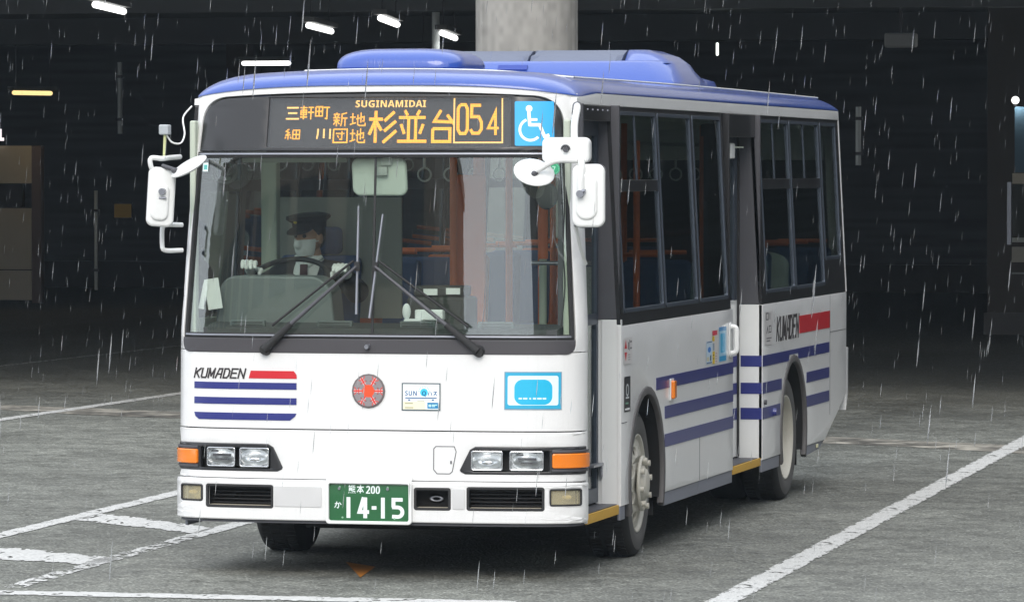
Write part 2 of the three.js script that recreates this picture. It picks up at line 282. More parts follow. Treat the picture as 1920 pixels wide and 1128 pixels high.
// wall fittings inside the terminal
{
  const p = thing('wall_panelling', 'tan wall panels with a dark strip at the left edge', 'wall', [-19.5, 0, -47.9]);
  const tan = tileMat(lin(0.56, 0.51, 0.41));
  obj('panel', span(-2, 1.05, 0.15, 0.62, -0.1, 0.02), tan, p); obj('panel', span(-2, 1.05, 0.64, 1.62, -0.1, 0.02), tan, p); obj('panel', span(-2, 1.2, 2.02, 2.62, -0.1, 0.02), tan, p);
  obj('dark_strip', span(-2, 0.9, 1.64, 2.0, -0.1, 0.0), std(lin(0.02, 0.016, 0.018), 0.9), p);
  obj('edge_post', span(1.06, 1.22, 0.1, 2.62, -0.12, 0.03), tileMat(lin(0.16, 0.12, 0.11)), p);
  const k = thing('direction_sign', 'small lit white sign fragment above the tan panels', 'sign', [-18.9, 2.72, -47.8]);
  obj('sign_face', span(-0.3, 0.02, -0.02, 0.03, 0, 0.03), new THREE.MeshStandardMaterial({ color: 0x888888, emissive: lin(1, 0.9, 0.92), emissiveIntensity: 0.8 }), k);
  obj('sign_stem', span(-0.06, -0.02, 0.03, 0.17, 0, 0.03), new THREE.MeshStandardMaterial({ color: 0x888888, emissive: lin(1, 0.9, 0.92), emissiveIntensity: 0.8 }), k);
  const y = thing('notice_board', 'dim yellow notice on the dark wall left of the mirrors', 'notice', [-17.0, 1.47, -48.2]);
  obj('board', span(-0.15, 0.13, 0, 0.22, 0, 0.03), std(lin(0.5, 0.33, 0.06), 0.8), y);
  obj('board_frame', span(-0.17, 0.15, 0.221, 0.235, 0, 0.035), M.trimGrey, y); obj('board_frame', span(-0.17, 0.15, -0.015, -0.001, 0, 0.035), M.trimGrey, y);
  const pipeMat = std(lin(0.62, 0.66, 0.66), 0.4);
  const pipe = (x, z, y0, y1, r, label) => { const q = thing('drain_pipe', label, 'pipe', [x, 0, z], 'drain pipes on the terminal walls'); obj('pipe', rod([0, y0, 0], [0, y1, 0], r), pipeMat, q); for (const h of [lerp(y0, y1, 0.2), lerp(y0, y1, 0.8)]) obj('bracket', span(-r * 1.5, r * 1.5, h - 0.02, h + 0.02, -r * 1.3, r * 1.3), M.trimGrey, q); };
  pipe(-14.92, -41.6, 2.76, 3.8, 0.035, 'pale vertical pipe standing out in the dark left background');
  pipe(-17.6, -48.6, 0.3, 1.9, 0.03, 'grey pipe low on the dark wall left of the bus');
  pipe(-2.84, -34.2, 2.29, 3.02, 0.035, 'pale vertical pipe in the dark right of the bus');
  pipe(-7.99, -33, 2.9, 4.58, 0.05, 'grey upright pipe beside the concrete column');
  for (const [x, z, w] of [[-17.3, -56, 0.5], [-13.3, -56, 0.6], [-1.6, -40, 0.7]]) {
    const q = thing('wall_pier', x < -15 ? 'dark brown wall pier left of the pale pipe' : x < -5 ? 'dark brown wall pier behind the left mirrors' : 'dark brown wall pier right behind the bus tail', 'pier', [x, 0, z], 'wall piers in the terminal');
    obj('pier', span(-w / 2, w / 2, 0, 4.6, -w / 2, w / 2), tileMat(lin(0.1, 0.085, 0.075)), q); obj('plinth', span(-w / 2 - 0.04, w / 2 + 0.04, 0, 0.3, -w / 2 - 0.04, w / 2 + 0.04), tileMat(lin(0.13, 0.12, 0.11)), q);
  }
  // kiosk at the right edge with a round lamp on top
  const s = thing('waiting_booth', 'glazed booth with steel posts cut by the right picture edge', 'booth', [-1.0, 0, -34.6]);
  obj('post', span(-0.02, 0.03, 1.3, 2.08, -0.05, 0.02), M.alu, s); obj('post', span(1.4, 1.45, 0.3, 2.08, -0.05, 0.02), M.alu, s);
  obj('sill', span(0.04, 1.6, 1.33, 1.385, -0.1, 0.03), tileMat(lin(0.45, 0.47, 0.42)), s);
  obj('header', span(0.045, 1.6, 2.06, 2.19, -0.1, 0.03), tileMat(lin(0.55, 0.5, 0.4)), s);
  obj('lower_panel', span(0.04, 1.6, 1.08, 1.27, -0.1, 0.02), tileMat(lin(0.45, 0.42, 0.35)), s);
  obj('base_rail', span(0.04, 1.6, 0.93, 0.95, -0.1, 0.02), tileMat(lin(0.3, 0.3, 0.28)), s);
  obj('upper_panel', span(0.07, 1.6, 2.2, 3.02, -0.12, 0.0), tileMat(lin(0.06, 0.12, 0.17)), s);
  obj('pane', span(0.04, 1.4, 1.39, 2.05, -0.03, -0.025), M.glassS, s);
  const lp = thing('globe_lamp', 'small round white lamp at the right picture edge', 'lamp', [-0.91, 3.1, -34.5]);
  obj('globe', new THREE.SphereGeometry(0.05, 24, 16), new THREE.MeshStandardMaterial({ color: 0x222222, emissive: lin(1, 1, 0.97), emissiveIntensity: 1.3 }), lp); obj('stem', rod([0, -0.08, 0], [0, -0.04, 0], 0.015), M.trimGrey, lp);
  const pl = new THREE.PointLight(lin(1, 1, 0.97), 0.5); pl.shadow.radius = 2; lp.add(pl);
  const sp = thing('ceiling_speaker', 'faint grey box under the dark ceiling, upper right', 'speaker', [-2.32, 3.85, -34.3]); obj('speaker_box', span(-0.2, 0.2, -0.09, 0.09, -0.1, 0.1, 0.03), std(lin(0.4, 0.4, 0.4), 0.8), sp); obj('bracket', span(-0.02, 0.02, 0.09, 0.75, -0.02, 0.02), M.trimGrey, sp);
  const lv = thing('wall_lamp', 'tiny upright lit lamp in the dark right of the roof', 'lamp', [-4.56, 3.74, -33.8]);
  obj('lamp_tube', new THREE.CapsuleGeometry(0.018, 0.13, 4, 10), new THREE.MeshStandardMaterial({ color: 0x222222, emissive: lin(0.9, 1, 0.9), emissiveIntensity: 1.3 }), lv); obj('lamp_base', span(-0.02, 0.02, -0.12, -0.085, -0.02, 0.02), M.trimGrey, lv);
  const l2 = new THREE.PointLight(lin(0.9, 1, 0.9), 0.2); lv.add(l2);
}

// across the street, behind the viewer: what the windscreen mirrors
{
  const block = (x0, x1, z0, z1, h, label, c) => { const g = thing('street_building', label, 'building', [(x0 + x1) / 2, 0, z0]), w = (x1 - x0) / 2, d = z1 - z0;
    obj('wall', span(-w, w, 0, h, 0, d), std(c, 0.85), g); obj('parapet', span(-w - 0.2, w + 0.2, h, h + 0.4, -0.2, d + 0.2), std(c, 0.85), g);
    const gm = phy(lin(0.02, 0.025, 0.03), 0.1); for (let y = 1.2; y < h - 2; y += 3.2) for (let x = -w + 1.2; x < w - 2.4; x += 3.4) obj('window', span(x, x + 2.4, y, y + 1.7, -0.06, 0.02), gm, g); };
  block(-58, -9.5, 44, 60, 11.2, 'brown office block across the street, mirrored in the windscreen', lin(0.2, 0.175, 0.15));
  block(11.5, 60, 46, 62, 12, 'grey office block across the street to the right', lin(0.12, 0.12, 0.12));
  const rt = rng(501), leaf = new THREE.PlaneGeometry(0.34, 0.2), leafM = std(lin(0.03, 0.06, 0.025), 0.8, { side: THREE.DoubleSide }), bark = std(lin(0.06, 0.045, 0.035), 0.9);
  for (const [x, z, h, label] of [[-8.2, 41, 6.9, 'leafy street tree nearest the brown office block'], [-6.3, 42, 6.6, 'leafy street tree in the middle across the street'], [-4.6, 41.5, 6.0, 'smallest leafy street tree across the street']]) {
    const g = thing('street_tree', label, 'tree', [x, 0, z], 'street trees across the road'), parts = [];
    obj('trunk', [rod([0, 0, 0], [0.05, h * 0.55, 0], 0.14, 0.08), rod([0.05, h * 0.45, 0], [0.7, h * 0.75, 0.2], 0.06, 0.03), rod([0.03, h * 0.4, 0], [-0.6, h * 0.72, -0.3], 0.06, 0.03)], bark, g);
    for (let k = 0; k < 900; k++) { const u = rt() * 2 - 1, a = rt() * 6.283, r = Math.cbrt(rt()) * (0.75 + 0.5 * rt()), q = Math.sqrt(1 - u * u); parts.push(leaf.clone().rotateX(rt() * 6).rotateY(rt() * 6).translate(r * q * Math.cos(a) * h * 0.17, h * 0.68 + r * u * h * 0.3, r * q * Math.sin(a) * h * 0.17)); }
    obj('crown', parts, leafM, g);
  }
}

// ------------------------------------------------------------------ the bus
const bus = thing('bus', 'white city bus with blue roof and navy stripes', 'bus');
const P = (name, geo, mat, label) => obj(name, geo, mat, bus, label);
const FZ = -1.87, RZ = -6.77, WR = 0.42, AR = 0.5, AY = 0.47;
// ---- front: lower panels
P('front_panel', front(rrect(-SMAX, SMAX, 0.812, 1.236, 0.004), -0.02, 0.02, 0.003), M.white);
const lampShape = (k) => { // headlamp surround, k = -1 left or 1 right; slanted inner end
  const a = sOf(1.149), b = 0.5; const pts = [[a, 0.578], [b + 0.03, 0.578], [b + 0.005, 0.59], [b, 0.6], [b + 0.055, 0.71], [b + 0.085, 0.727], [a, 0.727]].map(([x, y]) => [k * x, y]); return poly(k < 0 ? pts.reverse() : pts); };
P('lamp_panel', front(hole(rrect(-SMAX, SMAX, 0.538, 0.806, 0.004), lampShape(-1), lampShape(1)), -0.02, 0.021, 0.003, 0.1), M.white);
const opens = [rrect(-0.94, -0.552, 0.383, 0.5, 0.012), rrect(0.256, 0.45, 0.387, 0.498, 0.012), rrect(0.549, 0.961, 0.388, 0.505, 0.012)];
const fogs = [rrect(sOf(-1.1), sOf(-0.965), 0.41, 0.498, 0.01), rrect(sOf(0.99), sOf(1.135), 0.41, 0.5, 0.01)];
P('bumper', front(hole(rrect(-SMAX, SMAX, 0.312, 0.53, 0.03, 0.01), ...opens, ...fogs), -0.025, 0.037, 0.008, 0.1), M.white);
P('bumper_lip', front(rrect(-SMAX + 0.02, SMAX - 0.02, 0.296, 0.313, 0.002), -0.04, 0.03), M.trimGrey);
P('bumper_backing', front(rrect(-SMAX, SMAX, 0.33, 0.79, 0.005), -0.09, 0.012), M.under);
for (const [x0, x1] of [[-0.54, -0.27], [0.465, 0.535]]) P('bumper_inset', front(rrect(x0, x1, 0.388, 0.5, 0.008), 0.012, 0.004, 0.0015), std(lin(0.6, 0.6, 0.6), 0.5));
opens.forEach((o, i) => { const [x0, x1, y0, y1] = [[-0.94, -0.552, 0.383, 0.5], [0.256, 0.45, 0.387, 0.498], [0.549, 0.961, 0.388, 0.505]][i];
  P('grille_rim', front(hole(rrect(x0 - 0.006, x1 + 0.006, y0 - 0.006, y1 + 0.006, 0.014), rrect(x0 + 0.008, x1 - 0.008, y0 + 0.008, y1 - 0.008, 0.008)), 0.0, 0.016, 0.003), M.rubber);
  if (i !== 1) for (let k = 0; k < 5; k++) P('grille_slat', front(rrect(x0 + 0.006, x1 - 0.006, y0 + 0.017 + k * 0.02, y0 + 0.021 + k * 0.02, 0.001), -0.06, 0.018), M.rubber);
  else P('tow_hook', new THREE.TorusGeometry(0.02, 0.007, 8, 18).scale(1.5, 0.6, 1).translate(0.36, 0.44, -0.045), M.alu);
  P('grille_ledge', front(rrect(x0 + 0.01, x1 - 0.01, y0 + 0.001, y0 + 0.009, 0.001), -0.05, 0.055), std(lin(0.4, 0.36, 0.28), 0.7)); });
for (const [k, f] of [[0, [-1.1, -0.965, 0.41, 0.498]], [1, [0.99, 1.135, 0.41, 0.5]]]) {
  const [x0, x1, y0, y1] = f, a = sOf(x0), b = sOf(x1), g = obj('fog_lamp', front(hole(rrect(a, b, y0, y1, 0.01), rrect(a + 0.007, b - 0.007, y0 + 0.007, y1 - 0.007, 0.006)), -0.01, 0.028, 0.002), M.rubber, bus);
  obj('reflector', front(rrect(a + 0.004, b - 0.004, y0 + 0.004, y1 - 0.004, 0.004), -0.035, 0.006), std(lin(0.55, 0.5, 0.36), 0.3, { metalness: 0.7 }), g);
  obj('lens', front(rrect(a + 0.005, b - 0.005, y0 + 0.005, y1 - 0.005, 0.006), 0.006, 0.002, 0, 0.06), M.fogLens, g);
  const c = frontPoint((a + b) / 2, (y0 + y1) / 2); obj('bulb', new THREE.SphereGeometry(0.017, 16, 10).scale(1.6, 0.8, 0.5).translate(c.x, c.y, c.z - 0.02), std(lin(0.85, 0.75, 0.5), 0.25), g);
}
// ---- headlamps
for (const k of [-1, 1]) {
  P('lamp_surround', front(lampShape(k), -0.085, 0.016, 0, 0.1), M.rubber);
  const rim = lampShape(k); P('lamp_bezel', front(hole(rim, rrect(Math.min(k * 0.57, k * sOf(0.985)), Math.max(k * 0.57, k * sOf(0.985)), 0.592, 0.706, 0.008)), -0.02, 0.026, 0.003, 0.1), M.black);
  const lamps = k < 0 ? [[-0.75, -0.577], [-0.945, -0.775]] : [[0.562, 0.737], [0.772, 0.955]];
  lamps.forEach(([a, b], i) => {
    const s0 = sOf(a), s1 = sOf(b), y0 = 0.598, y1 = 0.706, c = frontPoint((s0 + s1) / 2, 0.652);
    const g = obj('headlight', front(hole(rrect(s0, s1, y0, y1, 0.014), rrect(s0 + 0.008, s1 - 0.008, y0 + 0.008, y1 - 0.008, 0.009)), -0.028, 0.038, 0.003), M.chrome, bus);
    const bowl = new THREE.SphereGeometry(1, 28, 14, 0, Math.PI * 2, 0, Math.PI / 2).rotateX(-Math.PI / 2).scale(0.083, 0.05, 0.055).translate(c.x, c.y, c.z + 0.002); obj('reflector', bowl, std(lin(0.85, 0.86, 0.87), 0.28, { metalness: 0.9 }), g);
    obj('backing', front(hole(rrect(s0 + 0.002, s1 - 0.002, y0 + 0.002, y1 - 0.002, 0.01), (() => { const e = new THREE.Shape(); e.absellipse((s0 + s1) / 2, 0.652, 0.076, 0.044, 0, Math.PI * 2); return e; })()), -0.03, 0.008), std(lin(0.7, 0.71, 0.72), 0.35, { metalness: 0.5 }), g);
    if (i) obj('inner_shield', join([span(c.x - 0.05, c.x + 0.05, 0.655, 0.668, c.z - 0.02, c.z - 0.005), span(c.x - 0.035, c.x + 0.03, 0.636, 0.643, c.z - 0.015, c.z - 0.004), span(c.x - 0.06, c.x - 0.02, 0.68, 0.688, c.z - 0.015, c.z - 0.004)]), M.trimGrey, g);
    else obj('bulb_cap', new THREE.SphereGeometry(0.022, 18, 10).scale(1.6, 0.75, 0.6).translate(c.x, c.y - 0.012, c.z - 0.012), M.chrome, g);
    obj('lens', front(rrect(s0 + 0.006, s1 - 0.006, y0 + 0.006, y1 - 0.006, 0.009), -0.004, 0.002, 0, 0.06), M.glassLamp, g);
  });
  const a = sOf(k < 0 ? 1.0 : 0.998), b = SMAX * 0.985, A = Math.min(k * a, k * b), B = Math.max(k * a, k * b);
  const t = obj('turn_signal', front(rrect(A, B, 0.612, 0.692, 0.012), -0.03, 0.05, 0.006, 0.05), M.amber, bus);
  obj('signal_shelf', [front(rrect(A, B, 0.695, 0.71, 0.003), -0.03, 0.044, 0.003, 0.06), front(rrect(A, B, 0.592, 0.608, 0.003), -0.03, 0.04, 0.003, 0.06)], M.trimGrey, t);
}
// fuel/coupling flap: a thin dark groove ring with the lid inside
P('flap_seam', front(hole(poly([[0.372, 0.577], [0.445, 0.577], [0.46, 0.59], [0.481, 0.7], [0.47, 0.729], [0.365, 0.729], [0.352, 0.715], [0.352, 0.6]]), poly([[0.374, 0.581], [0.443, 0.581], [0.456, 0.592], [0.477, 0.7], [0.467, 0.725], [0.367, 0.725], [0.356, 0.713], [0.356, 0.602]])), 0.0, 0.0025), M.trimGrey);
P('flap_lock', front(rrect(0.447, 0.455, 0.632, 0.65, 0.003), 0.0, 0.004), M.trimGrey);
// ---- number plate
{
  const pl = obj('number_plate', front(hole(rrect(-0.243, 0.243, 0.3, 0.538, 0.022), rrect(-0.224, 0.224, 0.318, 0.522, 0.012)), 0.014, 0.02, 0.005), M.whitePlain, bus);
  const tex = printed(880, 440, (x, w, h) => {
    x.fillStyle = '#1f5f35'; x.fillRect(0, 0, w, h); x.strokeStyle = x.fillStyle = '#e9f2f2'; x.lineCap = 'butt'; x.lineJoin = 'miter';
    const ln = (lw, ...ps) => { x.lineWidth = lw; x.beginPath(); ps.forEach((p, i) => (i ? x.lineTo(...p) : x.moveTo(...p))); x.stroke(); };
    ln(42, [215, 165], [215, 400]); ln(42, [382, 165], [335, 330], [440, 330]); ln(42, [398, 165], [398, 400]); x.fillRect(468, 262, 52, 40); ln(42, [590, 165], [590, 400]);
    ln(42, [805, 186], [705, 186], [705, 272]); x.lineWidth = 42; x.beginPath(); x.moveTo(690, 272); x.lineTo(745, 272); x.bezierCurveTo(820, 272, 820, 380, 745, 380); x.lineTo(690, 376); x.stroke();
    x.font = 'bold 96px sans-serif'; x.fillText('200', 402, 122);
    // first character of the region
    const k = (ox, oy, s, ls, lw) => { for (const l of ls) ln(lw, ...l.map(([a, b]) => [ox + a * s, oy + b * s])); };
    k(215, 42, 78, [[[0.15, 0.05], [0.05, 0.25], [0.45, 0.22]], [[0.38, 0.1], [0.48, 0.26]], [[0.1, 0.36], [0.1, 0.75]], [[0.1, 0.38], [0.44, 0.38], [0.44, 0.75]], [[0.1, 0.5], [0.44, 0.5]], [[0.1, 0.62], [0.44, 0.62]], [[0.6, 0.05], [0.6, 0.34], [0.95, 0.34]], [[0.6, 0.2], [0.92, 0.12]], [[0.6, 0.42], [0.6, 0.74], [0.95, 0.74]], [[0.6, 0.58], [0.92, 0.5]], [[0.1, 0.85], [0.03, 1]], [[0.35, 0.85], [0.38, 1]], [[0.6, 0.85], [0.66, 1]], [[0.85, 0.85], [0.97, 1]]], 8);
    k(305, 42, 78, [[[0.02, 0.28], [0.98, 0.28]], [[0.5, 0], [0.5, 1]], [[0.48, 0.3], [0.05, 0.85]], [[0.52, 0.3], [0.95, 0.85]], [[0.28, 0.74], [0.72, 0.74]]], 10);
    k(62, 215, 76, [[[0.05, 0.35], [0.6, 0.3], [0.62, 0.75], [0.5, 0.98], [0.35, 0.9]], [[0.35, 0.02], [0.25, 0.55], [0.02, 0.95]], [[0.72, 0.15], [0.98, 0.5]]], 10);
    x.fillStyle = '#8fb59a'; for (const [a, b] of [[118, 66], [640, 66], [150, 396], [716, 402]]) { x.beginPath(); x.arc(a, b, 11, 0, 7); x.fill(); }
  });
  obj('plate_face', sticker(-0.228, 0.228, 0.314, 0.526, 0.018), tex, pl);
  for (const x of [-0.168, 0.105]) obj('plate_bolt', new THREE.CylinderGeometry(0.008, 0.008, 0.006, 12).rotateX(Math.PI / 2).translate(x, 0.493, zf(0.45) + 0.02), M.alu, pl);
}
// ---- stripes, lettering, emblem, stickers on the front panel
const f2 = (x) => sOf(x);
P('red_flash', front(poly([[f2(-0.7), 1.086], [-0.422, 1.086], [-0.424, 1.108], [-0.44, 1.128], [f2(-0.688), 1.128]]), 0.0005, 0.0025), M.red);
P('stripe', front(rrect(f2(-1.03), -0.423, 1.026, 1.063, 0.001), 0.0005, 0.0025), M.navy);
P('stripe', front(rrect(f2(-1.03), -0.423, 0.943, 0.98, 0.001), 0.0005, 0.0025), M.navy);
P('stripe', front(poly([[f2(-1.0), 0.857], [-0.46, 0.857], [-0.43, 0.88], [-0.423, 0.896], [f2(-1.03), 0.896], [f2(-1.022), 0.872]]), 0.0005, 0.0025), M.navy);
P('lettering', strokes('KUMADEN', f2(-1.035), f2(-0.722), 1.087, 1.136, 0.0085, 0.013).map((s, i) => front(s, 0.0005, 0.0022 + (i % 5) * 0.0002)), M.ink);
{
  const em = obj('emblem', front((() => { const s = new THREE.Shape(); s.absarc(-0.014, 1.024, 0.094, 0, Math.PI * 2); return s; })(), 0.0005, 0.006, 0.002, 0.06), std(lin(0.14, 0.12, 0.12), 0.5), bus);
  obj('emblem_face', (() => { const g = sheet(fS, -0.103, 0.075, 0.935, 1.113, 10, 10, 0.0085); return g; })(), new THREE.MeshPhysicalMaterial({ roughness: 0.4, alphaTest: 0.5, map: canvasTex(512, 512, (x, w) => {
    x.clearRect(0, 0, w, w); x.save(); x.beginPath(); x.arc(256, 256, 240, 0, 7); x.clip(); x.fillStyle = '#8d8789'; x.fillRect(0, 0, w, w);
    x.translate(256, 256);
    for (let k = 0; k < 6; k++) { x.save(); x.rotate(k * Math.PI / 3); x.strokeStyle = '#e8c8c4'; x.lineWidth = 44; x.beginPath(); x.moveTo(110, 0); x.lineTo(235, 0); x.stroke(); x.strokeStyle = '#d83a33'; x.lineWidth = 26; x.beginPath(); x.moveTo(90, 0); x.lineTo(236, 0); x.stroke(); x.lineWidth = 13; x.beginPath(); x.moveTo(150, -45); x.lineTo(165, 0); x.lineTo(150, 45); x.stroke(); x.beginPath(); x.arc(256, 0, 62, Math.PI * 0.6, Math.PI * 1.4); x.stroke(); x.strokeStyle = '#5c3a3a'; x.lineWidth = 7; x.beginPath(); x.moveTo(140, -56); x.lineTo(170, -40); x.moveTo(140, 56); x.lineTo(170, 40); x.stroke(); x.restore(); }
    x.fillStyle = '#f0512a'; x.beginPath(); x.arc(0, 0, 98, 0, 7); x.fill(); x.restore();
  }) }), em);
}
P('pass_sticker', sticker(0.173, 0.39, 0.92, 1.07), printed(720, 500, (x, w, h) => {
  x.fillStyle = '#4f5f66'; x.fillRect(0, 0, w, h); x.fillStyle = '#f4fafa'; x.fillRect(22, 22, w - 44, h - 44); x.fillStyle = '#f5efcf'; x.fillRect(26, 330, 420, 145);
  x.fillStyle = '#3fc7e6'; x.beginPath(); x.arc(415, 170, 72, 0, 7); x.fill(); x.strokeStyle = '#3fc7e6'; x.lineWidth = 10; for (let k = 0; k < 9; k++) { const a = Math.PI + (k + 0.5) / 9 * Math.PI; x.beginPath(); x.moveTo(415 + 84 * Math.cos(a), 160 + 84 * Math.sin(a)); x.lineTo(415 + 112 * Math.cos(a), 160 + 112 * Math.sin(a)); x.stroke(); }
  x.fillStyle = '#17568f'; x.font = 'bold 116px sans-serif'; x.fillText('SUN', 58, 228); x.fillText('Q', 372, 228);
  x.strokeStyle = '#17568f'; x.lineWidth = 15; const ln = (...p) => { x.beginPath(); p.forEach((q, i) => (i ? x.lineTo(...q) : x.moveTo(...q))); x.stroke(); };
  ln([512, 160], [490, 222]); ln([540, 160], [562, 222]); ln([590, 160], [645, 160], [595, 222]); ln([622, 190], [652, 222]);
  x.fillRect(66, 262, 585, 20); x.beginPath(); x.arc(140, 296, 26, 0, Math.PI); x.fill(); x.beginPath(); x.arc(580, 296, 26, 0, Math.PI); x.fill();
  x.fillStyle = '#8b8b70'; x.font = '34px sans-serif'; x.fillRect(60, 362, 150, 16); x.fillRect(60, 440, 160, 16); x.fillRect(290, 316, 130, 10);
  x.fillStyle = '#1480b4'; x.fillRect(478, 352, 200, 110); x.fillStyle = '#bfe9f5'; x.fillRect(500, 385, 50, 46); x.fillRect(562, 385, 96, 20); x.fillRect(562, 412, 60, 18);
}));
P('blue_sticker', sticker(0.742, 1.045, 0.93, 1.135), printed(800, 540, (x, w, h) => {
  x.fillStyle = '#22a7cf'; x.fillRect(0, 0, w, h); x.strokeStyle = '#6f97ae'; x.lineWidth = 16; x.strokeRect(6, 6, w - 12, h - 12); x.fillStyle = '#dff4f6'; x.beginPath(); x.roundRect(46, 56, w - 92, h - 118, 30); x.fill();
  x.fillStyle = '#12b4de'; x.beginPath(); x.roundRect(140, 110, 530, 360, 120); x.fill(); x.fillStyle = '#d8f3f8'; for (const [a, b] of [[200, 46], [262, 60], [350, 24], [400, 44], [460, 60], [534, 50]]) x.fillRect(a, 368, b, 26);
}));
// ---- windscreen frame, glass, wiper strip
const apX = (y) => lerp(1.105, 1.06, (y - 1.3) / 1.35);
const aperture = () => { const s = new THREE.Shape(), B = sOf(1.112), T = sOf(1.02), t = 2.655; s.moveTo(-B + 0.05, 1.228); s.lineTo(B - 0.05, 1.228); s.quadraticCurveTo(B, 1.228, B + 0.004, 1.29); s.lineTo(sOf(1.095), 2.3); s.lineTo(sOf(1.085), 2.48); s.quadraticCurveTo(sOf(1.075), 2.615, sOf(0.93), 2.632); s.quadraticCurveTo(0.5, t, 0, t); s.quadraticCurveTo(-0.5, t, sOf(-0.93), 2.632); s.quadraticCurveTo(sOf(-1.075), 2.615, sOf(-1.085), 2.48); s.lineTo(sOf(-1.095), 2.3); s.lineTo(-B - 0.004, 1.29); s.quadraticCurveTo(-B, 1.228, -B + 0.05, 1.228); return s; };
{
  const o = new THREE.Shape(); o.moveTo(-SMAX, 1.24); o.lineTo(SMAX, 1.24); o.lineTo(SMAX, 2.635); o.quadraticCurveTo(sOf(0.9), 2.685, 0, 2.7); o.quadraticCurveTo(sOf(-0.9), 2.685, -SMAX, 2.635); o.closePath();
  const inner = aperture(); // lift the hole's floor just inside the outline
  const pts = inner.getPoints(14).map((p) => new THREE.Vector2(p.x, Math.max(p.y, 1.243))); const h = new THREE.Path(); h.setFromPoints(pts); o.holes.push(h);
  P('windscreen_frame', front(o, -0.03, 0.03, 0.002, 0.1), M.white);
}
P('wiper_panel', front((() => { const s = new THREE.Shape(), b = sOf(1.108); s.moveTo(-b + 0.06, 1.2265); s.lineTo(b - 0.06, 1.2265); s.quadraticCurveTo(b, 1.2265, b + 0.002, 1.285); s.lineTo(b + 0.002, 1.306); s.lineTo(-b - 0.002, 1.306); s.lineTo(-b - 0.002, 1.285); s.quadraticCurveTo(-b, 1.2265, -b + 0.06, 1.2265); return s; })(), -0.012, 0.016, 0.003), std(lin(0.055, 0.052, 0.058), 0.5));
{
  const x1 = sOf(1.09), x2 = sOf(1.082);
  const scr = (k) => poly((k < 0 ? [[-x1, 1.335], [-0.004, 1.335], [-0.004, 2.296], [-x2, 2.296]] : [[0.004, 1.335], [x1, 1.335], [x2, 2.296], [0.004, 2.296]]));
  const gask = hole(poly([[-sOf(1.107), 1.306], [sOf(1.107), 1.306], [sOf(1.098), 2.328], [-sOf(1.098), 2.328]]), poly([[-x1, 1.335], [x1, 1.335], [x2, 2.296], [-x2, 2.296]]));
  P('windscreen_gasket', front(gask, -0.03, 0.028, 0.003, 0.1), M.rubber);
  for (const k of [-1, 1]) P('windscreen_pane', front(scr(k), -0.018, 0.0015, 0, 0.09), M.glassF);
  P('windscreen_divider', front(rrect(-0.006, 0.006, 1.335, 2.296, 0.001), -0.02, 0.01), M.rubber);
  P('bright_trim', front(rrect(-x1, x1, 1.317, 1.327, 0.002), -0.006, 0.012, 0.002), M.alu); P('bright_trim', front(rrect(-x2, x2, 2.31, 2.32, 0.002), -0.006, 0.012, 0.002), M.alu);
}
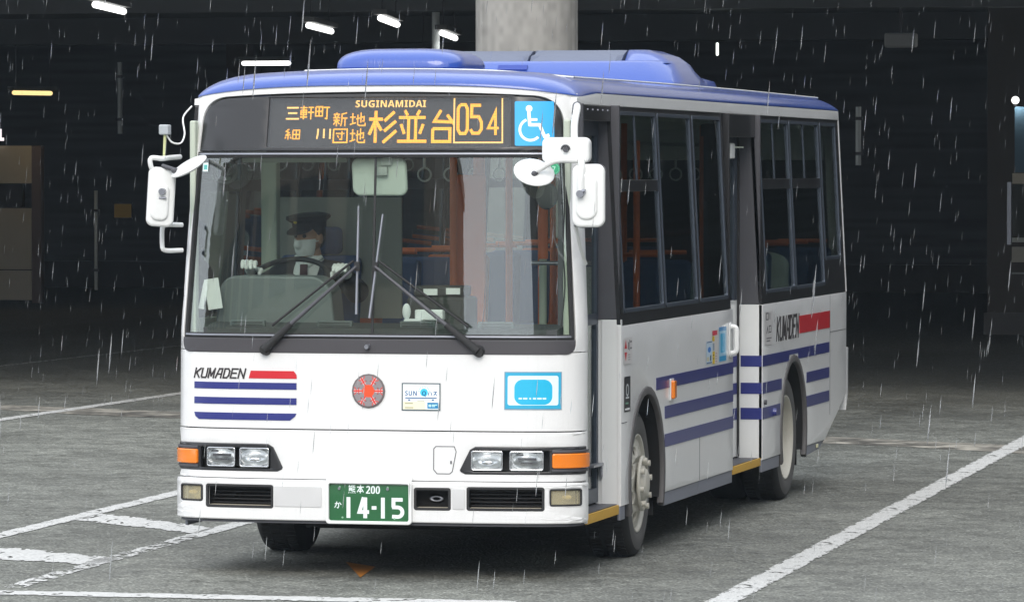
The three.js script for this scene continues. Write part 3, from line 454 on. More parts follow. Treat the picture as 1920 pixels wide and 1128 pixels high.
// destination band: black surround, smoked glass, lit sign behind it
{
  const w1 = sOf(1.083); const band = new THREE.Shape(); band.moveTo(-w1, 2.332); band.lineTo(w1, 2.332); band.lineTo(sOf(1.075), 2.5); band.quadraticCurveTo(sOf(1.06), 2.605, sOf(0.92), 2.622); band.quadraticCurveTo(0.5, 2.645, 0, 2.645); band.quadraticCurveTo(-0.5, 2.645, sOf(-0.92), 2.622); band.quadraticCurveTo(sOf(-1.06), 2.605, sOf(-1.075), 2.5); band.closePath();
  const win = rrect(-0.655, 0.79, 2.352, 2.625, 0.006);
  P('sign_surround', front(hole(band, win), -0.014, 0.012, 0.002, 0.1), M.black);
  P('sign_glass', front(win, -0.012, 0.0015, 0, 0.12), M.smoke);
  P('sign_box', front(rrect(-0.68, 0.81, 2.335, 2.64, 0.004), -0.2, 0.01), M.innerDark);
  P('sign_jamb', [front(rrect(-0.68, -0.655, 2.34, 2.635, 0.002), -0.19, 0.175), front(rrect(0.79, 0.81, 2.34, 2.635, 0.002), -0.19, 0.175), front(rrect(-0.68, 0.81, 2.625, 2.637, 0.002), -0.19, 0.175), front(rrect(-0.68, 0.81, 2.338, 2.352, 0.002), -0.19, 0.175)], M.trimGrey);
  const led = canvasTex(2000, 480, (x, w, h) => { // laid out on a 500 x 120 grid
    x.fillStyle = '#000'; x.fillRect(0, 0, w, h); x.scale(4, 4); x.lineCap = 'butt';
    const C = '#ffab08', P2 = '#ffc468';
    const gl = (x0, y0, x1, y1, ls, lw, c = C) => { x.strokeStyle = c; x.lineWidth = lw; for (const l of ls) { x.beginPath(); l.forEach(([a, b], i) => (i ? x.lineTo(lerp(x0, x1, a), lerp(y0, y1, b)) : x.moveTo(lerp(x0, x1, a), lerp(y0, y1, b)))); x.stroke(); } };
    const three = [[[0.05, 0.08], [0.95, 0.08]], [[0.15, 0.5], [0.85, 0.5]], [[0, 0.95], [1, 0.95]]];
    const ken = [[[0, 0.15], [0.5, 0.15]], [[0.25, 0], [0.25, 1]], [[0.05, 0.32], [0.45, 0.32], [0.45, 0.65], [0.05, 0.65], [0.05, 0.32]], [[0.05, 0.48], [0.45, 0.48]], [[0, 0.82], [0.52, 0.82]], [[0.58, 0.12], [0.98, 0.12]], [[0.55, 0.48], [1, 0.48]], [[0.78, 0.12], [0.78, 1]]];
    const machi = [[[0.02, 0.08], [0.48, 0.08], [0.48, 0.75], [0.02, 0.75], [0.02, 0.08]], [[0.25, 0.08], [0.25, 0.75]], [[0.02, 0.42], [0.48, 0.42]], [[0.55, 0.12], [1, 0.12]], [[0.8, 0.12], [0.8, 0.95], [0.66, 0.9]]];
    const shin = [[[0.02, 0.14], [0.48, 0.14]], [[0.25, 0], [0.25, 0.14]], [[0.13, 0.2], [0.18, 0.34]], [[0.38, 0.2], [0.32, 0.34]], [[0, 0.38], [0.5, 0.38]], [[0.03, 0.58], [0.48, 0.58]], [[0.25, 0.38], [0.25, 1]], [[0.22, 0.62], [0.04, 0.88]], [[0.28, 0.62], [0.46, 0.85]], [[0.95, 0.02], [0.62, 0.12], [0.62, 0.6], [0.54, 1]], [[0.62, 0.4], [1, 0.4]], [[0.84, 0.4], [0.84, 1]]];
    const chi = [[[0, 0.35], [0.36, 0.35]], [[0.18, 0.05], [0.18, 0.82]], [[0, 0.88], [0.38, 0.74]], [[0.4, 0.48], [0.9, 0.3], [0.9, 0.62], [0.8, 0.62]], [[0.5, 0.15], [0.5, 0.85], [0.6, 0.95], [0.98, 0.95], [0.98, 0.75]], [[0.7, 0], [0.7, 0.75]]];
    const dan = [[[0.05, 0.05], [0.95, 0.05], [0.95, 0.95], [0.05, 0.95], [0.05, 0.05]], [[0.2, 0.35], [0.8, 0.35]], [[0.6, 0.18], [0.6, 0.75], [0.45, 0.72]], [[0.3, 0.48], [0.42, 0.62]]];
    const hoso = [[[0.28, 0], [0.08, 0.22], [0.28, 0.34], [0.05, 0.6]], [[0.05, 0.6], [0.38, 0.56]], [[0.22, 0.56], [0.22, 1]], [[0.08, 0.72], [0.02, 0.92]], [[0.36, 0.72], [0.42, 0.9]], [[0.52, 0.12], [0.97, 0.12], [0.97, 0.92], [0.52, 0.92], [0.52, 0.12]], [[0.745, 0.12], [0.745, 0.92]], [[0.52, 0.52], [0.97, 0.52]]];
    const kawa = [[[0.08, 0.02], [0.06, 0.6], [0, 1]], [[0.5, 0.02], [0.5, 0.92]], [[0.94, 0.02], [0.94, 1]]];
    const sugi = [[[0, 0.26], [0.5, 0.26]], [[0.25, 0], [0.25, 1]], [[0.24, 0.3], [0.02, 0.75]], [[0.27, 0.34], [0.46, 0.62]], [[0.92, 0.03], [0.56, 0.32]], [[0.98, 0.32], [0.56, 0.64]], [[1, 0.62], [0.52, 1]]];
    const nami = [[[0.24, 0.0], [0.34, 0.16]], [[0.76, 0], [0.66, 0.16]], [[0.04, 0.22], [0.96, 0.22]], [[0.38, 0.22], [0.38, 0.92]], [[0.62, 0.22], [0.62, 0.92]], [[0.12, 0.42], [0.24, 0.72]], [[0.88, 0.42], [0.76, 0.72]], [[0, 0.94], [1, 0.94]]];
    const dai = [[[0.48, 0], [0.22, 0.34], [0.92, 0.36]], [[0.72, 0.14], [1, 0.42]], [[0.16, 0.56], [0.84, 0.56], [0.84, 0.95], [0.16, 0.95], [0.16, 0.56]]];
    gl(35, 30, 62, 54, three, 3.4, P2); gl(64, 28, 92, 54, ken, 2.6); gl(95, 28, 124, 54, machi, 2.8);
    gl(35, 72, 66, 92, hoso, 2.5); gl(100, 71, 128, 91, kawa, 3.4, P2);
    gl(131, 41, 160, 67, shin, 2.6); gl(165, 41, 196, 67, chi, 2.6); gl(132, 71, 162, 99, dan, 2.7); gl(166, 71, 196, 99, chi, 2.6);
    gl(203, 38, 258, 98, sugi, 6.2); gl(260, 37, 318, 99, nami, 6.0); gl(322, 37, 372, 99, dai, 6.0);
    x.fillStyle = P2; x.font = 'bold 18px sans-serif'; x.save(); x.translate(174, 31); x.scale(1.16, 1); x.fillText('SUGINAMIDAI', 0, 0); x.restore();
    x.strokeStyle = P2; x.lineWidth = 3; x.strokeRect(372, 12, 95, 86); x.strokeStyle = C; x.beginPath(); x.moveTo(398, 12); x.lineTo(440, 12); x.stroke();
    gl(378, 26, 398, 82, [[[0.3, 0.02], [0.8, 0.02], [1, 0.15], [1, 0.85], [0.8, 0.98], [0.3, 0.98], [0.08, 0.85], [0.08, 0.15], [0.3, 0.02]]], 6);
    gl(404, 26, 426, 82, [[[0.95, 0.04], [0.12, 0.04], [0.1, 0.42], [0.75, 0.42], [0.98, 0.6], [0.98, 0.84], [0.75, 0.97], [0.2, 0.97], [0.02, 0.84]]], 6);
    gl(438, 40, 460, 84, [[[0.7, 1], [0.7, 0.02], [0.05, 0.7], [1, 0.7]]], 5);
    x.strokeStyle = 'rgba(0,0,0,0.55)'; x.lineWidth = 0.45; for (let j = 0; j < 120; j += 3) { x.beginPath(); x.moveTo(0, j); x.lineTo(500, j); x.stroke(); } for (let i = 0; i < 500; i += 3) { x.beginPath(); x.moveTo(i, 0); x.lineTo(i, 120); x.stroke(); }
  });
  P('led_display', sheet(fS, -0.667, 0.835, 2.319, 2.668, 12, 2, -0.045), new THREE.MeshStandardMaterial({ color: lin(0.05, 0.05, 0.046), roughness: 0.5, emissive: 0xffffff, emissiveMap: led, emissiveIntensity: 2.6 }));
  P('access_sticker', sticker(0.812, 1.03, 2.358, 2.6, 0.004), printed(480, 540, (x, w, h) => {
    x.fillStyle = '#0aa5e2'; x.beginPath(); x.roundRect(0, 0, w, h, 20); x.fill(); x.strokeStyle = x.fillStyle = '#fbfdff'; x.lineWidth = 34; x.lineCap = 'butt'; x.lineJoin = 'round';
    x.beginPath(); x.arc(176, 88, 40, 0, 7); x.fill(); x.lineWidth = 40; x.beginPath(); x.moveTo(172, 120); x.lineTo(182, 285); x.lineTo(302, 285); x.lineTo(362, 430); x.lineTo(420, 408); x.stroke(); x.lineWidth = 30; x.beginPath(); x.moveTo(180, 222); x.lineTo(276, 222); x.stroke();
    x.lineWidth = 32; x.beginPath(); x.arc(190, 345, 128, -1.95, 0.75, true); x.stroke();
  }));
}
// small stickers inside the glass
P('inspection_sticker', (() => { const g = new THREE.CircleGeometry(0.033, 28); const q = fS(sOf(1.03), 2.235); return g.translate(q.p.x, q.p.y, q.p.z + 0.02); })(), printed(128, 128, (x) => { x.fillStyle = '#3fae7e'; x.fillRect(0, 0, 128, 128); x.fillStyle = '#bfeeda'; x.font = 'bold 70px sans-serif'; x.fillText('7', 44, 90); x.strokeStyle = '#8fd8b8'; x.lineWidth = 8; x.setLineDash([8, 8]); x.beginPath(); x.arc(64, 64, 52, 0, 7); x.stroke(); }));
P('permit_sticker', sticker(-1.06, -1.022, 2.22, 2.268, -0.012), printed(64, 80, (x) => { x.fillStyle = '#dff3f0'; x.fillRect(0, 0, 64, 80); x.fillStyle = '#57b5b0'; x.fillRect(12, 18, 40, 44); }));
// ---- wipers
for (const k of [-1, 1]) {
  const px = k < 0 ? -0.6 : 0.6, tip = k < 0 ? -0.085 : 0.02;
  const at = (x, y, o) => { const q = fS(sOf(x), y); return q.p.addScaledVector(q.n, o).toArray(); };
  const w = obj('wiper', new THREE.CylinderGeometry(0.028, 0.034, 0.035, 18).rotateX(Math.PI / 2).translate(...at(px, 1.245, 0.018)), M.rubber, bus);
  obj('pivot_arm', rod(at(px, 1.245, 0.03), at(lerp(px, tip, 0.3), lerp(1.245, 1.71, 0.3), 0.04), 0.024, 0.017), M.rubber, w);
  obj('arm', rod(at(lerp(px, tip, 0.28), lerp(1.245, 1.71, 0.28), 0.04), at(tip, 1.7, 0.035), 0.012, 0.008), M.trimGrey, w);
  obj('link', rod(at(lerp(px, tip, 0.15) + k * 0.035, lerp(1.245, 1.71, 0.15) + 0.06, 0.03), at(tip + k * 0.02, 1.73, 0.03), 0.007), M.rubber, w);
  obj('blade', k < 0 ? rod(at(tip, 1.44, 0.012), at(tip - 0.002, 2.03, 0.012), 0.008, 0.006) : rod(at(-0.01, 1.42, 0.012), at(0.055, 1.985, 0.012), 0.008, 0.006), M.alu, w);
  obj('blade_clip', box(0.03, 0.05, 0.02, ...at(tip, 1.7, 0.022)), M.rubber, w);
}
P('washer_nozzle', rod([-0.02, 1.265, -0.02], [-0.02, 1.265, 0.015], 0.018, 0.012), M.alu);

// ---- roof
function roofGeo() {
  const us = [], vs = [], nU = 44, nV = 80, pos = [], uv = [], idx = [];
  for (let i = 0; i <= nU; i++) { const t = i / nU * 2 - 1; us.push(Math.sign(t) * (1 - Math.pow(1 - Math.abs(t), 2.2))); }
  for (let j = 0; j <= nV; j++) { const t = j / nV; vs.push(t < 0.45 ? Math.pow(t / 0.45, 2.2) * 1.2 : t > 0.8 ? 8.78 - Math.pow((1 - t) / 0.2, 2) * 1.0 : lerp(1.2, 7.78, (t - 0.45) / 0.35)); }
  const w = 1.085;
  for (const v of vs) for (const u of us) {
    const th = Math.asin(Math.pow(Math.abs(u), NE / 2)), zF = -0.145 - BD * (1 - Math.pow(Math.cos(th), 2 / NE)), zR = -9.0;
    const f = v / 8.78, z = lerp(zF, zR, f), x = u * w;
    const side_ = clamp((w - Math.abs(x)) / 0.34), fr = clamp((zF - z) / 0.42), re = clamp((z - zR) / 0.3);
    const rnd = (d) => Math.sqrt(1 - Math.pow(1 - d, 2.3)), yb = 2.69 - 0.06 * Math.pow(Math.abs(u), 3);
    const h = Math.min(1, Math.pow(rnd(side_), 1) * Math.pow(rnd(fr), 1) * Math.pow(rnd(re), 1));
    pos.push(x * (1 + 0.002), lerp(yb, 2.705 - 0.05 * u * u, clamp(fr)) * (1 - h) + h * (2.79 - 0.045 * u * u), z); uv.push(x, z);
  }
  const W = nU + 1; for (let j = 0; j < nV; j++) for (let i = 0; i < nU; i++) { const a = j * W + i; idx.push(a, a + 1, a + W, a + 1, a + W + 1, a + W); }
  const g = new THREE.BufferGeometry(); g.setAttribute('position', new THREE.Float32BufferAttribute(pos, 3)); g.setAttribute('uv', new THREE.Float32BufferAttribute(uv, 2)); g.setIndex(idx); g.computeVertexNormals(); return g;
}
P('roof', roofGeo(), M.blue);
for (const k of [-1, 1]) P('roof_gutter', tube([[k * 1.0, 2.738, k < 0 ? -1.4 : -0.6], [k * 1.0, 2.745, -2.4], [k * 1.0, 2.748, -5], [k * 1.0, 2.742, -8.6]], 0.006, 30, 6), M.whitePlain);
P('roof_gutter', tube([[-0.5, 2.778, -0.46], [0, 2.785, -0.44], [0.6, 2.772, -0.47], [1.0, 2.738, -0.6]], 0.005, 30, 6), M.whitePlain);
const placedBox = (w, h, d, x, y, z, rx) => new THREE.BoxGeometry(w, h, d).rotateX(rx).translate(x, y, z);
// loft of rounded rectangles used for roof pods
function pod(rings, m = 40) { // ring: [y, x0, x1, z0, z1, r]
  const pos = [], idx = [];
  for (const [y, x0, x1, z0, z1, r] of rings) { const s = rrect(x0, x1, z0, z1, r), ps = s.getSpacedPoints(m); for (let i = 0; i < m; i++) pos.push(ps[i].x, y, ps[i].y); }
  for (let j = 0; j < rings.length - 1; j++) for (let i = 0; i < m; i++) { const a = j * m + i, b = j * m + (i + 1) % m; idx.push(a, a + m, b, b, a + m, b + m); }
  const [y, x0, x1, z0, z1] = rings.at(-1); pos.push((x0 + x1) / 2, y, (z0 + z1) / 2); const c = pos.length / 3 - 1, o = (rings.length - 1) * m; for (let i = 0; i < m; i++) idx.push(o + i, c, o + (i + 1) % m);
  const g = new THREE.BufferGeometry(); g.setAttribute('position', new THREE.Float32BufferAttribute(pos, 3)); g.setIndex(idx); g.setAttribute('uv', new THREE.Float32BufferAttribute(new Float32Array(pos.length / 3 * 2).map((_, i) => pos[Math.floor(i / 2) * 3 + (i % 2) * 2]), 2)); return creased(g);
}
{
  const v = obj('roof_vent', pod([[2.795, -0.645, 0.085, -2.36, -1.61, 0.12], ...Array.from({ length: 9 }, (_, i) => { const a = i / 8 * Math.PI / 2, q = 0.2 * Math.pow(1 - Math.cos(a), 1.2); return [2.82 + 0.112 * Math.sin(a), -0.66 + q, 0.1 - q, -2.375 + q, -1.595 - q, 0.13]; })]), M.blue, bus);
  obj('vent_base', span(-0.55, 0, 2.76, 2.81, -2.25, -1.7, 0.01), M.trimGrey, v);
  for (const x of [-0.5, -0.03]) obj('vent_clip', span(x - 0.03, x + 0.03, 2.775, 2.8, -1.68, -1.6, 0.006), M.alu, v);
  const ac = obj('air_conditioner', pod([[2.755, -0.88, 0.87, -5.3, -4.15, 0.14], [2.79, -0.87, 0.86, -5.28, -4.17, 0.16], [2.9, -0.79, 0.78, -5.2, -4.3, 0.16], [2.915, -0.77, 0.76, -5.18, -4.33, 0.15]]), M.blue, bus);
  obj('top_cover', pod([[2.905, -0.76, -0.15, -5.15, -4.335, 0.03], [2.95, -0.73, -0.15, -5.1, -4.42, 0.03], [2.985, -0.68, -0.15, -5.05, -4.55, 0.03]]), M.acGrey, ac);
  obj('top_cover', pod([[2.905, -0.135, 0.46, -5.15, -4.335, 0.03], [2.95, -0.135, 0.46, -5.1, -4.42, 0.03], [2.987, -0.135, 0.46, -5.05, -4.55, 0.03]]), M.acGrey, ac);
  obj('side_cowl', pod([[2.9, 0.47, 0.775, -5.17, -4.33, 0.1], [2.95, 0.47, 0.71, -5.12, -4.42, 0.1], [2.988, 0.47, 0.6, -5.07, -4.54, 0.06]]), M.blue, ac);
  obj('front_grille', placedBox(0.19, 0.045, 0.02, -0.21, 2.868, -4.262, -0.85), std(lin(0.02, 0.05, 0.3), 0.4), ac);
  P('roof_hatch', pod([[2.755, -0.4, 0.78, -6.1, -5.45, 0.12], [2.81, -0.38, 0.76, -6.08, -5.47, 0.14], [2.83, -0.32, 0.7, -6.02, -5.53, 0.12]]), M.blue);
}
// ---- sides
function ground_arch(s, zc) { s.lineTo(zc - AR, 0.25); s.lineTo(zc - AR, AY); s.absarc(zc, AY, AR, Math.PI, 0, true); s.lineTo(zc + AR, 0.25); }
const sideDefs = [];
function sideBody(dir) {
  const Fr = dir > 0 ? -1.16 : -0.285;
  const a = new THREE.Shape(); // forward panel with the front arch
  const endA = dir > 0 ? -4.56 : -5.6;
  a.moveTo(endA, 0.335); a.lineTo(endA, 1.35); a.lineTo(Fr, 1.35); a.lineTo(Fr, 0.335); a.lineTo(FZ + Math.sqrt(AR * AR - (0.335 - AY) ** 2), 0.335); a.absarc(FZ, AY, AR, Math.asin((0.335 - AY) / AR), Math.PI - Math.asin((0.335 - AY) / AR), false); a.closePath();
  P('side_panel', side(a, -0.025, 0.025, 0.002, 0.5, dir), M.white);
  const b = new THREE.Shape(); b.moveTo(-8.97, 0.62); b.lineTo(-8.97, 1.35); b.lineTo(-5.6, 1.35); b.lineTo(-5.6, 0.335); b.lineTo(RZ + Math.sqrt(AR * AR - (0.335 - AY) ** 2), 0.335); b.absarc(RZ, AY, AR, Math.asin((0.335 - AY) / AR), Math.PI - Math.asin((0.335 - AY) / AR), false); b.lineTo(-8.05, 0.335); b.closePath();
  P('side_panel', side(b, -0.025, 0.025, 0.002, 0.5, dir), M.white);
  // skirts below
  const sk = (z0, z1) => P('side_skirt', side(rrect(z0, z1, 0.255, 0.333, 0.004), -0.022, 0.016, 0.002, 0.6, dir), M.skirt);
  sk(Fr - (dir > 0 ? 0.13 : 0.65), Fr); sk(-3.46, FZ - AR - 0.02); sk(endA, -3.465); sk(RZ + AR + 0.02, -5.6); P('side_skirt', side(poly([[-7.85, 0.285], [-7.3, 0.265], [-7.3, 0.333], [-8.05, 0.333]]), -0.022, 0.016, 0.002, 0.6, dir), M.skirt);
  for (const zc of [FZ, RZ]) { // wheel arch trim and liner
    const s = new THREE.Shape(); s.absarc(zc, AY, AR + 0.012, -0.42, Math.PI + 0.42, false); s.absarc(zc, AY, AR - 0.035, Math.PI + 0.42, -0.42, true);
    P('arch_trim', side(s, -0.03, 0.04, 0.008, 0.3, dir), M.arch);
    const li = new THREE.CylinderGeometry(AR - 0.045, AR - 0.045, 0.55, 36, 1, true, -0.35, Math.PI + 0.7).rotateZ(Math.PI / 2); li.translate(dir * 0.86, AY, zc); P('arch_liner', li, M.under);
  }
  // stripes
  const zz = [[endA + 0.002, FZ - 0.27], [endA + 0.002, FZ - AR - 0.02], [endA + 0.002, FZ - AR - 0.02]], ys = [[0.945, 1.017], [0.767, 0.84], [0.6, 0.676]];
  ys.forEach(([y0, y1], i) => { if (dir > 0) P('stripe', side(rrect(zz[i][0], zz[i][1], y0, y1, 0.001), 0.0006, 0.0022, 0, 0.8, dir), M.navy);
    if (i === 0) { P('stripe', side(rrect(-8.22, RZ - 0.18, y0, y1, 0.001), 0.0006, 0.0022, 0, 0.8, dir), M.navy); P('stripe', side(rrect(RZ + 0.18, -5.602, y0, y1, 0.001), 0.0006, 0.0022, 0, 0.8, dir), M.navy); P('stripe', side(rrect(RZ - 0.18, RZ + 0.18, 0.985, y1, 0.001), 0.0006, 0.0022, 0, 0.8, dir), M.navy); }
    else { P('stripe', side(rrect(-8.22, RZ - AR - 0.015, y0, y1, 0.001), 0.0006, 0.0022, 0, 0.8, dir), M.navy); P('stripe', side(rrect(RZ + AR + 0.015 - (i === 1 ? 0.05 : 0), -5.602, y0, y1, 0.001), 0.0006, 0.0022, 0, 0.8, dir), M.navy); } });
  // window band: black frames with panes
  const bands = dir > 0 ? [{ z: [-4.5, -1.16], w: [[-2.4, -1.27, 1], [-3.44, -2.46, 0], [-4.42, -3.52, 0]] }, { z: [-8.97, -5.6], w: [[-6.86, -5.78, 1], [-8.08, -6.92, 1], [-8.82, -8.16, 2]] }]
    : [{ z: [-8.97, -0.285], w: [[-1.2, -0.38, 1], [-2.4, -1.3, 1], [-3.6, -2.46, 1], [-4.8, -3.66, 1], [-6.0, -4.86, 1], [-7.2, -6.06, 1], [-8.5, -7.26, 1]] }];
  for (const b of bands) {
    const hs = b.w.map(([z0, z1, k]) => rrect(z0, z1, k === 2 ? 1.6 : 1.425, 2.555, 0.02));
    P('window_band', side(hole(rrect(b.z[0], b.z[1], 1.353, 2.585, 0.01), ...hs), -0.025, 0.022, 0, 0.5, dir), M.black);
    b.w.forEach(([z0, z1, k]) => {
      const y0 = k === 2 ? 1.6 : 1.425, f = P('window_frame', side(hole(rrect(z0 - 0.006, z1 + 0.006, y0 - 0.006, 2.561, 0.022), rrect(z0 + 0.016, z1 - 0.016, y0 + 0.018, 2.54, 0.012)), -0.016, 0.018, 0.002, 0.5, dir), M.aluDark);
      obj('pane', side(rrect(z0 + 0.01, z1 - 0.01, y0 + 0.01, k === 1 ? 2.12 : 2.55, 0.01), -0.012, 0.0012, 0, 0.6, dir), M.glassS, f);
      if (k === 1) { obj('pane', side(rrect(z0 + 0.01, z1 - 0.01, 2.16, 2.55, 0.01), -0.012, 0.0012, 0, 0.6, dir), M.glassS, f); obj('transom', side(rrect(z0 + 0.012, z1 - 0.012, 2.105, 2.17, 0.004), -0.02, 0.02, 0.002, 0.5, dir), M.black, f); obj('slider_stile', side(rrect((z0 + z1) / 2 - 0.015, (z0 + z1) / 2 + 0.015, 2.17, 2.54, 0.003), -0.018, 0.012, 0, 0.5, dir), M.aluDark, f); }
    });
  }
  P('cant_rail', side(poly([[-8.97, 2.587], [-0.29, 2.587], [-0.29, 2.622], [-0.7, 2.652], [-8.97, 2.652]]), -0.03, 0.032, 0.002, 0.6, dir), M.white);
}
sideBody(1); sideBody(-1);
// panel seams on the kerb side (real grooves bridged by dark strips)
for (const [z0, z1, y0, y1] of [[-3.464, -3.459, 0.34, 0.6], [-1.32, -1.165, 0.8, 0.804], [-8.26, -8.255, 0.5, 1.345], [-8.94, -8.26, 1.083, 1.087]]) P('panel_seam', side(rrect(z0, z1, y0, y1, 0.0005), 0.0003, 0.0012), M.trimGrey);
P('red_flash', side(rrect(-8.24, -7.0, 1.117, 1.236, 0.002), 0.0006, 0.0022), M.red);
{
  const list = [], word = 'KUMADEN'; // reads from the front towards the tail
  strokes(word, 6.1, 6.97, 1.103, 1.243, 0.022, 0.03).forEach((s, i) => { const ps = s.getPoints(2).map((p) => [-p.x, p.y]); list.push(side(poly(ps), 0.0006, 0.0022 + (i % 5) * 0.0002)); });
  P('lettering', list, M.ink);
}
// side stickers and fittings
P('priority_sticker', sideSticker(-1.22, -1.45, 1.13, 1.28), printed(260, 220, (x, w, h) => { x.fillStyle = '#d8d5d4'; x.fillRect(0, 0, w, h); x.fillStyle = '#d12a36'; x.beginPath(); x.moveTo(60, 14); x.lineTo(100, 90); x.lineTo(20, 90); x.fill(); x.beginPath(); x.moveTo(60, 196); x.lineTo(100, 120); x.lineTo(20, 120); x.fill(); x.fillStyle = '#33343a'; x.fillRect(130, 40, 22, 60); x.fillRect(170, 20, 14, 90); x.fillRect(200, 30, 40, 14); x.fillRect(200, 84, 40, 14); x.fillStyle = '#9a9698'; for (const y of [140, 160, 180]) x.fillRect(130, y, 70, 8); }));
P('notice_sticker', sideSticker(-1.235, -1.4, 0.86, 1.06), printed(180, 260, (x, w, h) => { x.fillStyle = '#23242c'; x.fillRect(0, 0, w, h); x.strokeStyle = '#d9dde0'; x.lineWidth = 14; x.beginPath(); x.ellipse(90, 100, 34, 40, 0, 0, 7); x.stroke(); x.fillStyle = '#d9dde0'; x.fillRect(40, 150, 100, 12); x.fillStyle = '#6fa08a'; x.fillRect(30, 190, 90, 14); x.fillStyle = '#eeeeee'; x.fillRect(20, 232, 140, 16); }));
const sideStick = (name, z0, z1, y0, y1, draw) => P(name, sideSticker(z0, z1, y0, y1), printed(160, 320, draw));
sideStick('boarding_sticker', -3.66, -3.86, 1.035, 1.175, (x, w, h) => { x.fillStyle = '#c9dcec'; x.fillRect(0, 0, w, h); x.fillStyle = '#2f7fd0'; x.beginPath(); x.arc(80, 120, 40, 0, 7); x.fill(); x.fillStyle = '#46628f'; x.fillRect(10, 6, 140, 14); x.fillRect(10, 296, 140, 16); x.fillStyle = '#d9d2b0'; x.fillRect(16, 220, 60, 60); x.fillStyle = '#2d3f4a'; x.fillRect(100, 200, 30, 80); });
sideStick('fare_sticker', -3.86, -4.02, 1.03, 1.235, (x, w, h) => { x.fillStyle = '#d5d0cc'; x.fillRect(0, 0, w, h); x.fillStyle = '#d83a52'; x.fillRect(0, 0, w, 46); x.fillStyle = '#e6c62a'; x.fillRect(0, 52, 70, 50); x.fillStyle = '#8fa2b8'; x.fillRect(10, 120, 50, 70); x.fillStyle = '#e6c62a'; x.fillRect(0, 200, 76, 118); x.fillStyle = '#6b5c20'; x.fillRect(16, 230, 44, 12); x.fillRect(16, 262, 44, 12); x.fillStyle = '#b98b95'; for (const y of [220, 245, 270, 295]) x.fillRect(90, y, 60, 8); });
sideStick('card_sticker', -4.08, -4.32, 1.035, 1.25, (x, w, h) => { x.fillStyle = '#9fcbe4'; x.fillRect(0, 0, w, h); x.fillStyle = '#3f92cc'; x.fillRect(0, 0, w, 36); x.fillStyle = '#17a4d4'; x.beginPath(); x.roundRect(30, 60, 100, 180, 18); x.fill(); x.fillStyle = '#2f9ccf'; x.fillRect(6, 270, 148, 46); });
sideStick('wheelchair_sticker', -5.68, -5.95, 1.08, 1.3, (x, w, h) => { x.fillStyle = '#d4d1d1'; x.fillRect(0, 0, w, h); x.strokeStyle = x.fillStyle = '#3a3b40'; x.lineWidth = 10; x.strokeRect(24, 16, 46, 60); x.fillRect(96, 16, 12, 60); x.beginPath(); x.moveTo(30, 210); x.lineTo(50, 150); x.lineTo(66, 210); x.stroke(); x.strokeRect(86, 140, 44, 60); x.fillStyle = '#77757a'; x.fillRect(30, 250, 110, 12); x.fillRect(30, 275, 80, 12); });
{ const h = obj('door_handle', tube([[1.152, 1.245, -4.47], [1.185, 1.235, -4.47], [1.19, 1.16, -4.47], [1.185, 1.085, -4.47], [1.152, 1.075, -4.47]], 0.016, 30, 10), M.whitePlain, bus); obj('handle_plate', side(rrect(-4.53, -4.42, 1.05, 1.27, 0.03), 0.0005, 0.006, 0.002), M.whitePlain, h); }
{ const h = obj('side_marker', box(0.03, 0.11, 0.07, 1.165, 0.93, -2.58, 0.012), M.amber, bus); obj('marker_base', side(rrect(-2.63, -2.53, 0.865, 0.995, 0.01), 0.001, 0.008, 0.002), M.whitePlain, h); }
P('filler_lock', rod([1.15, 0.63, -6.0], [1.175, 0.63, -6.0], 0.028, 0.024), M.navy); P('latch', rod([1.15, 0.71, -5.66], [1.168, 0.71, -5.66], 0.016), M.trimGrey);
P('reflector', box(0.012, 0.025, 0.05, 1.152, 0.31, -7.72, 0.004), std(lin(0.6, 0.6, 0.4), 0.3));

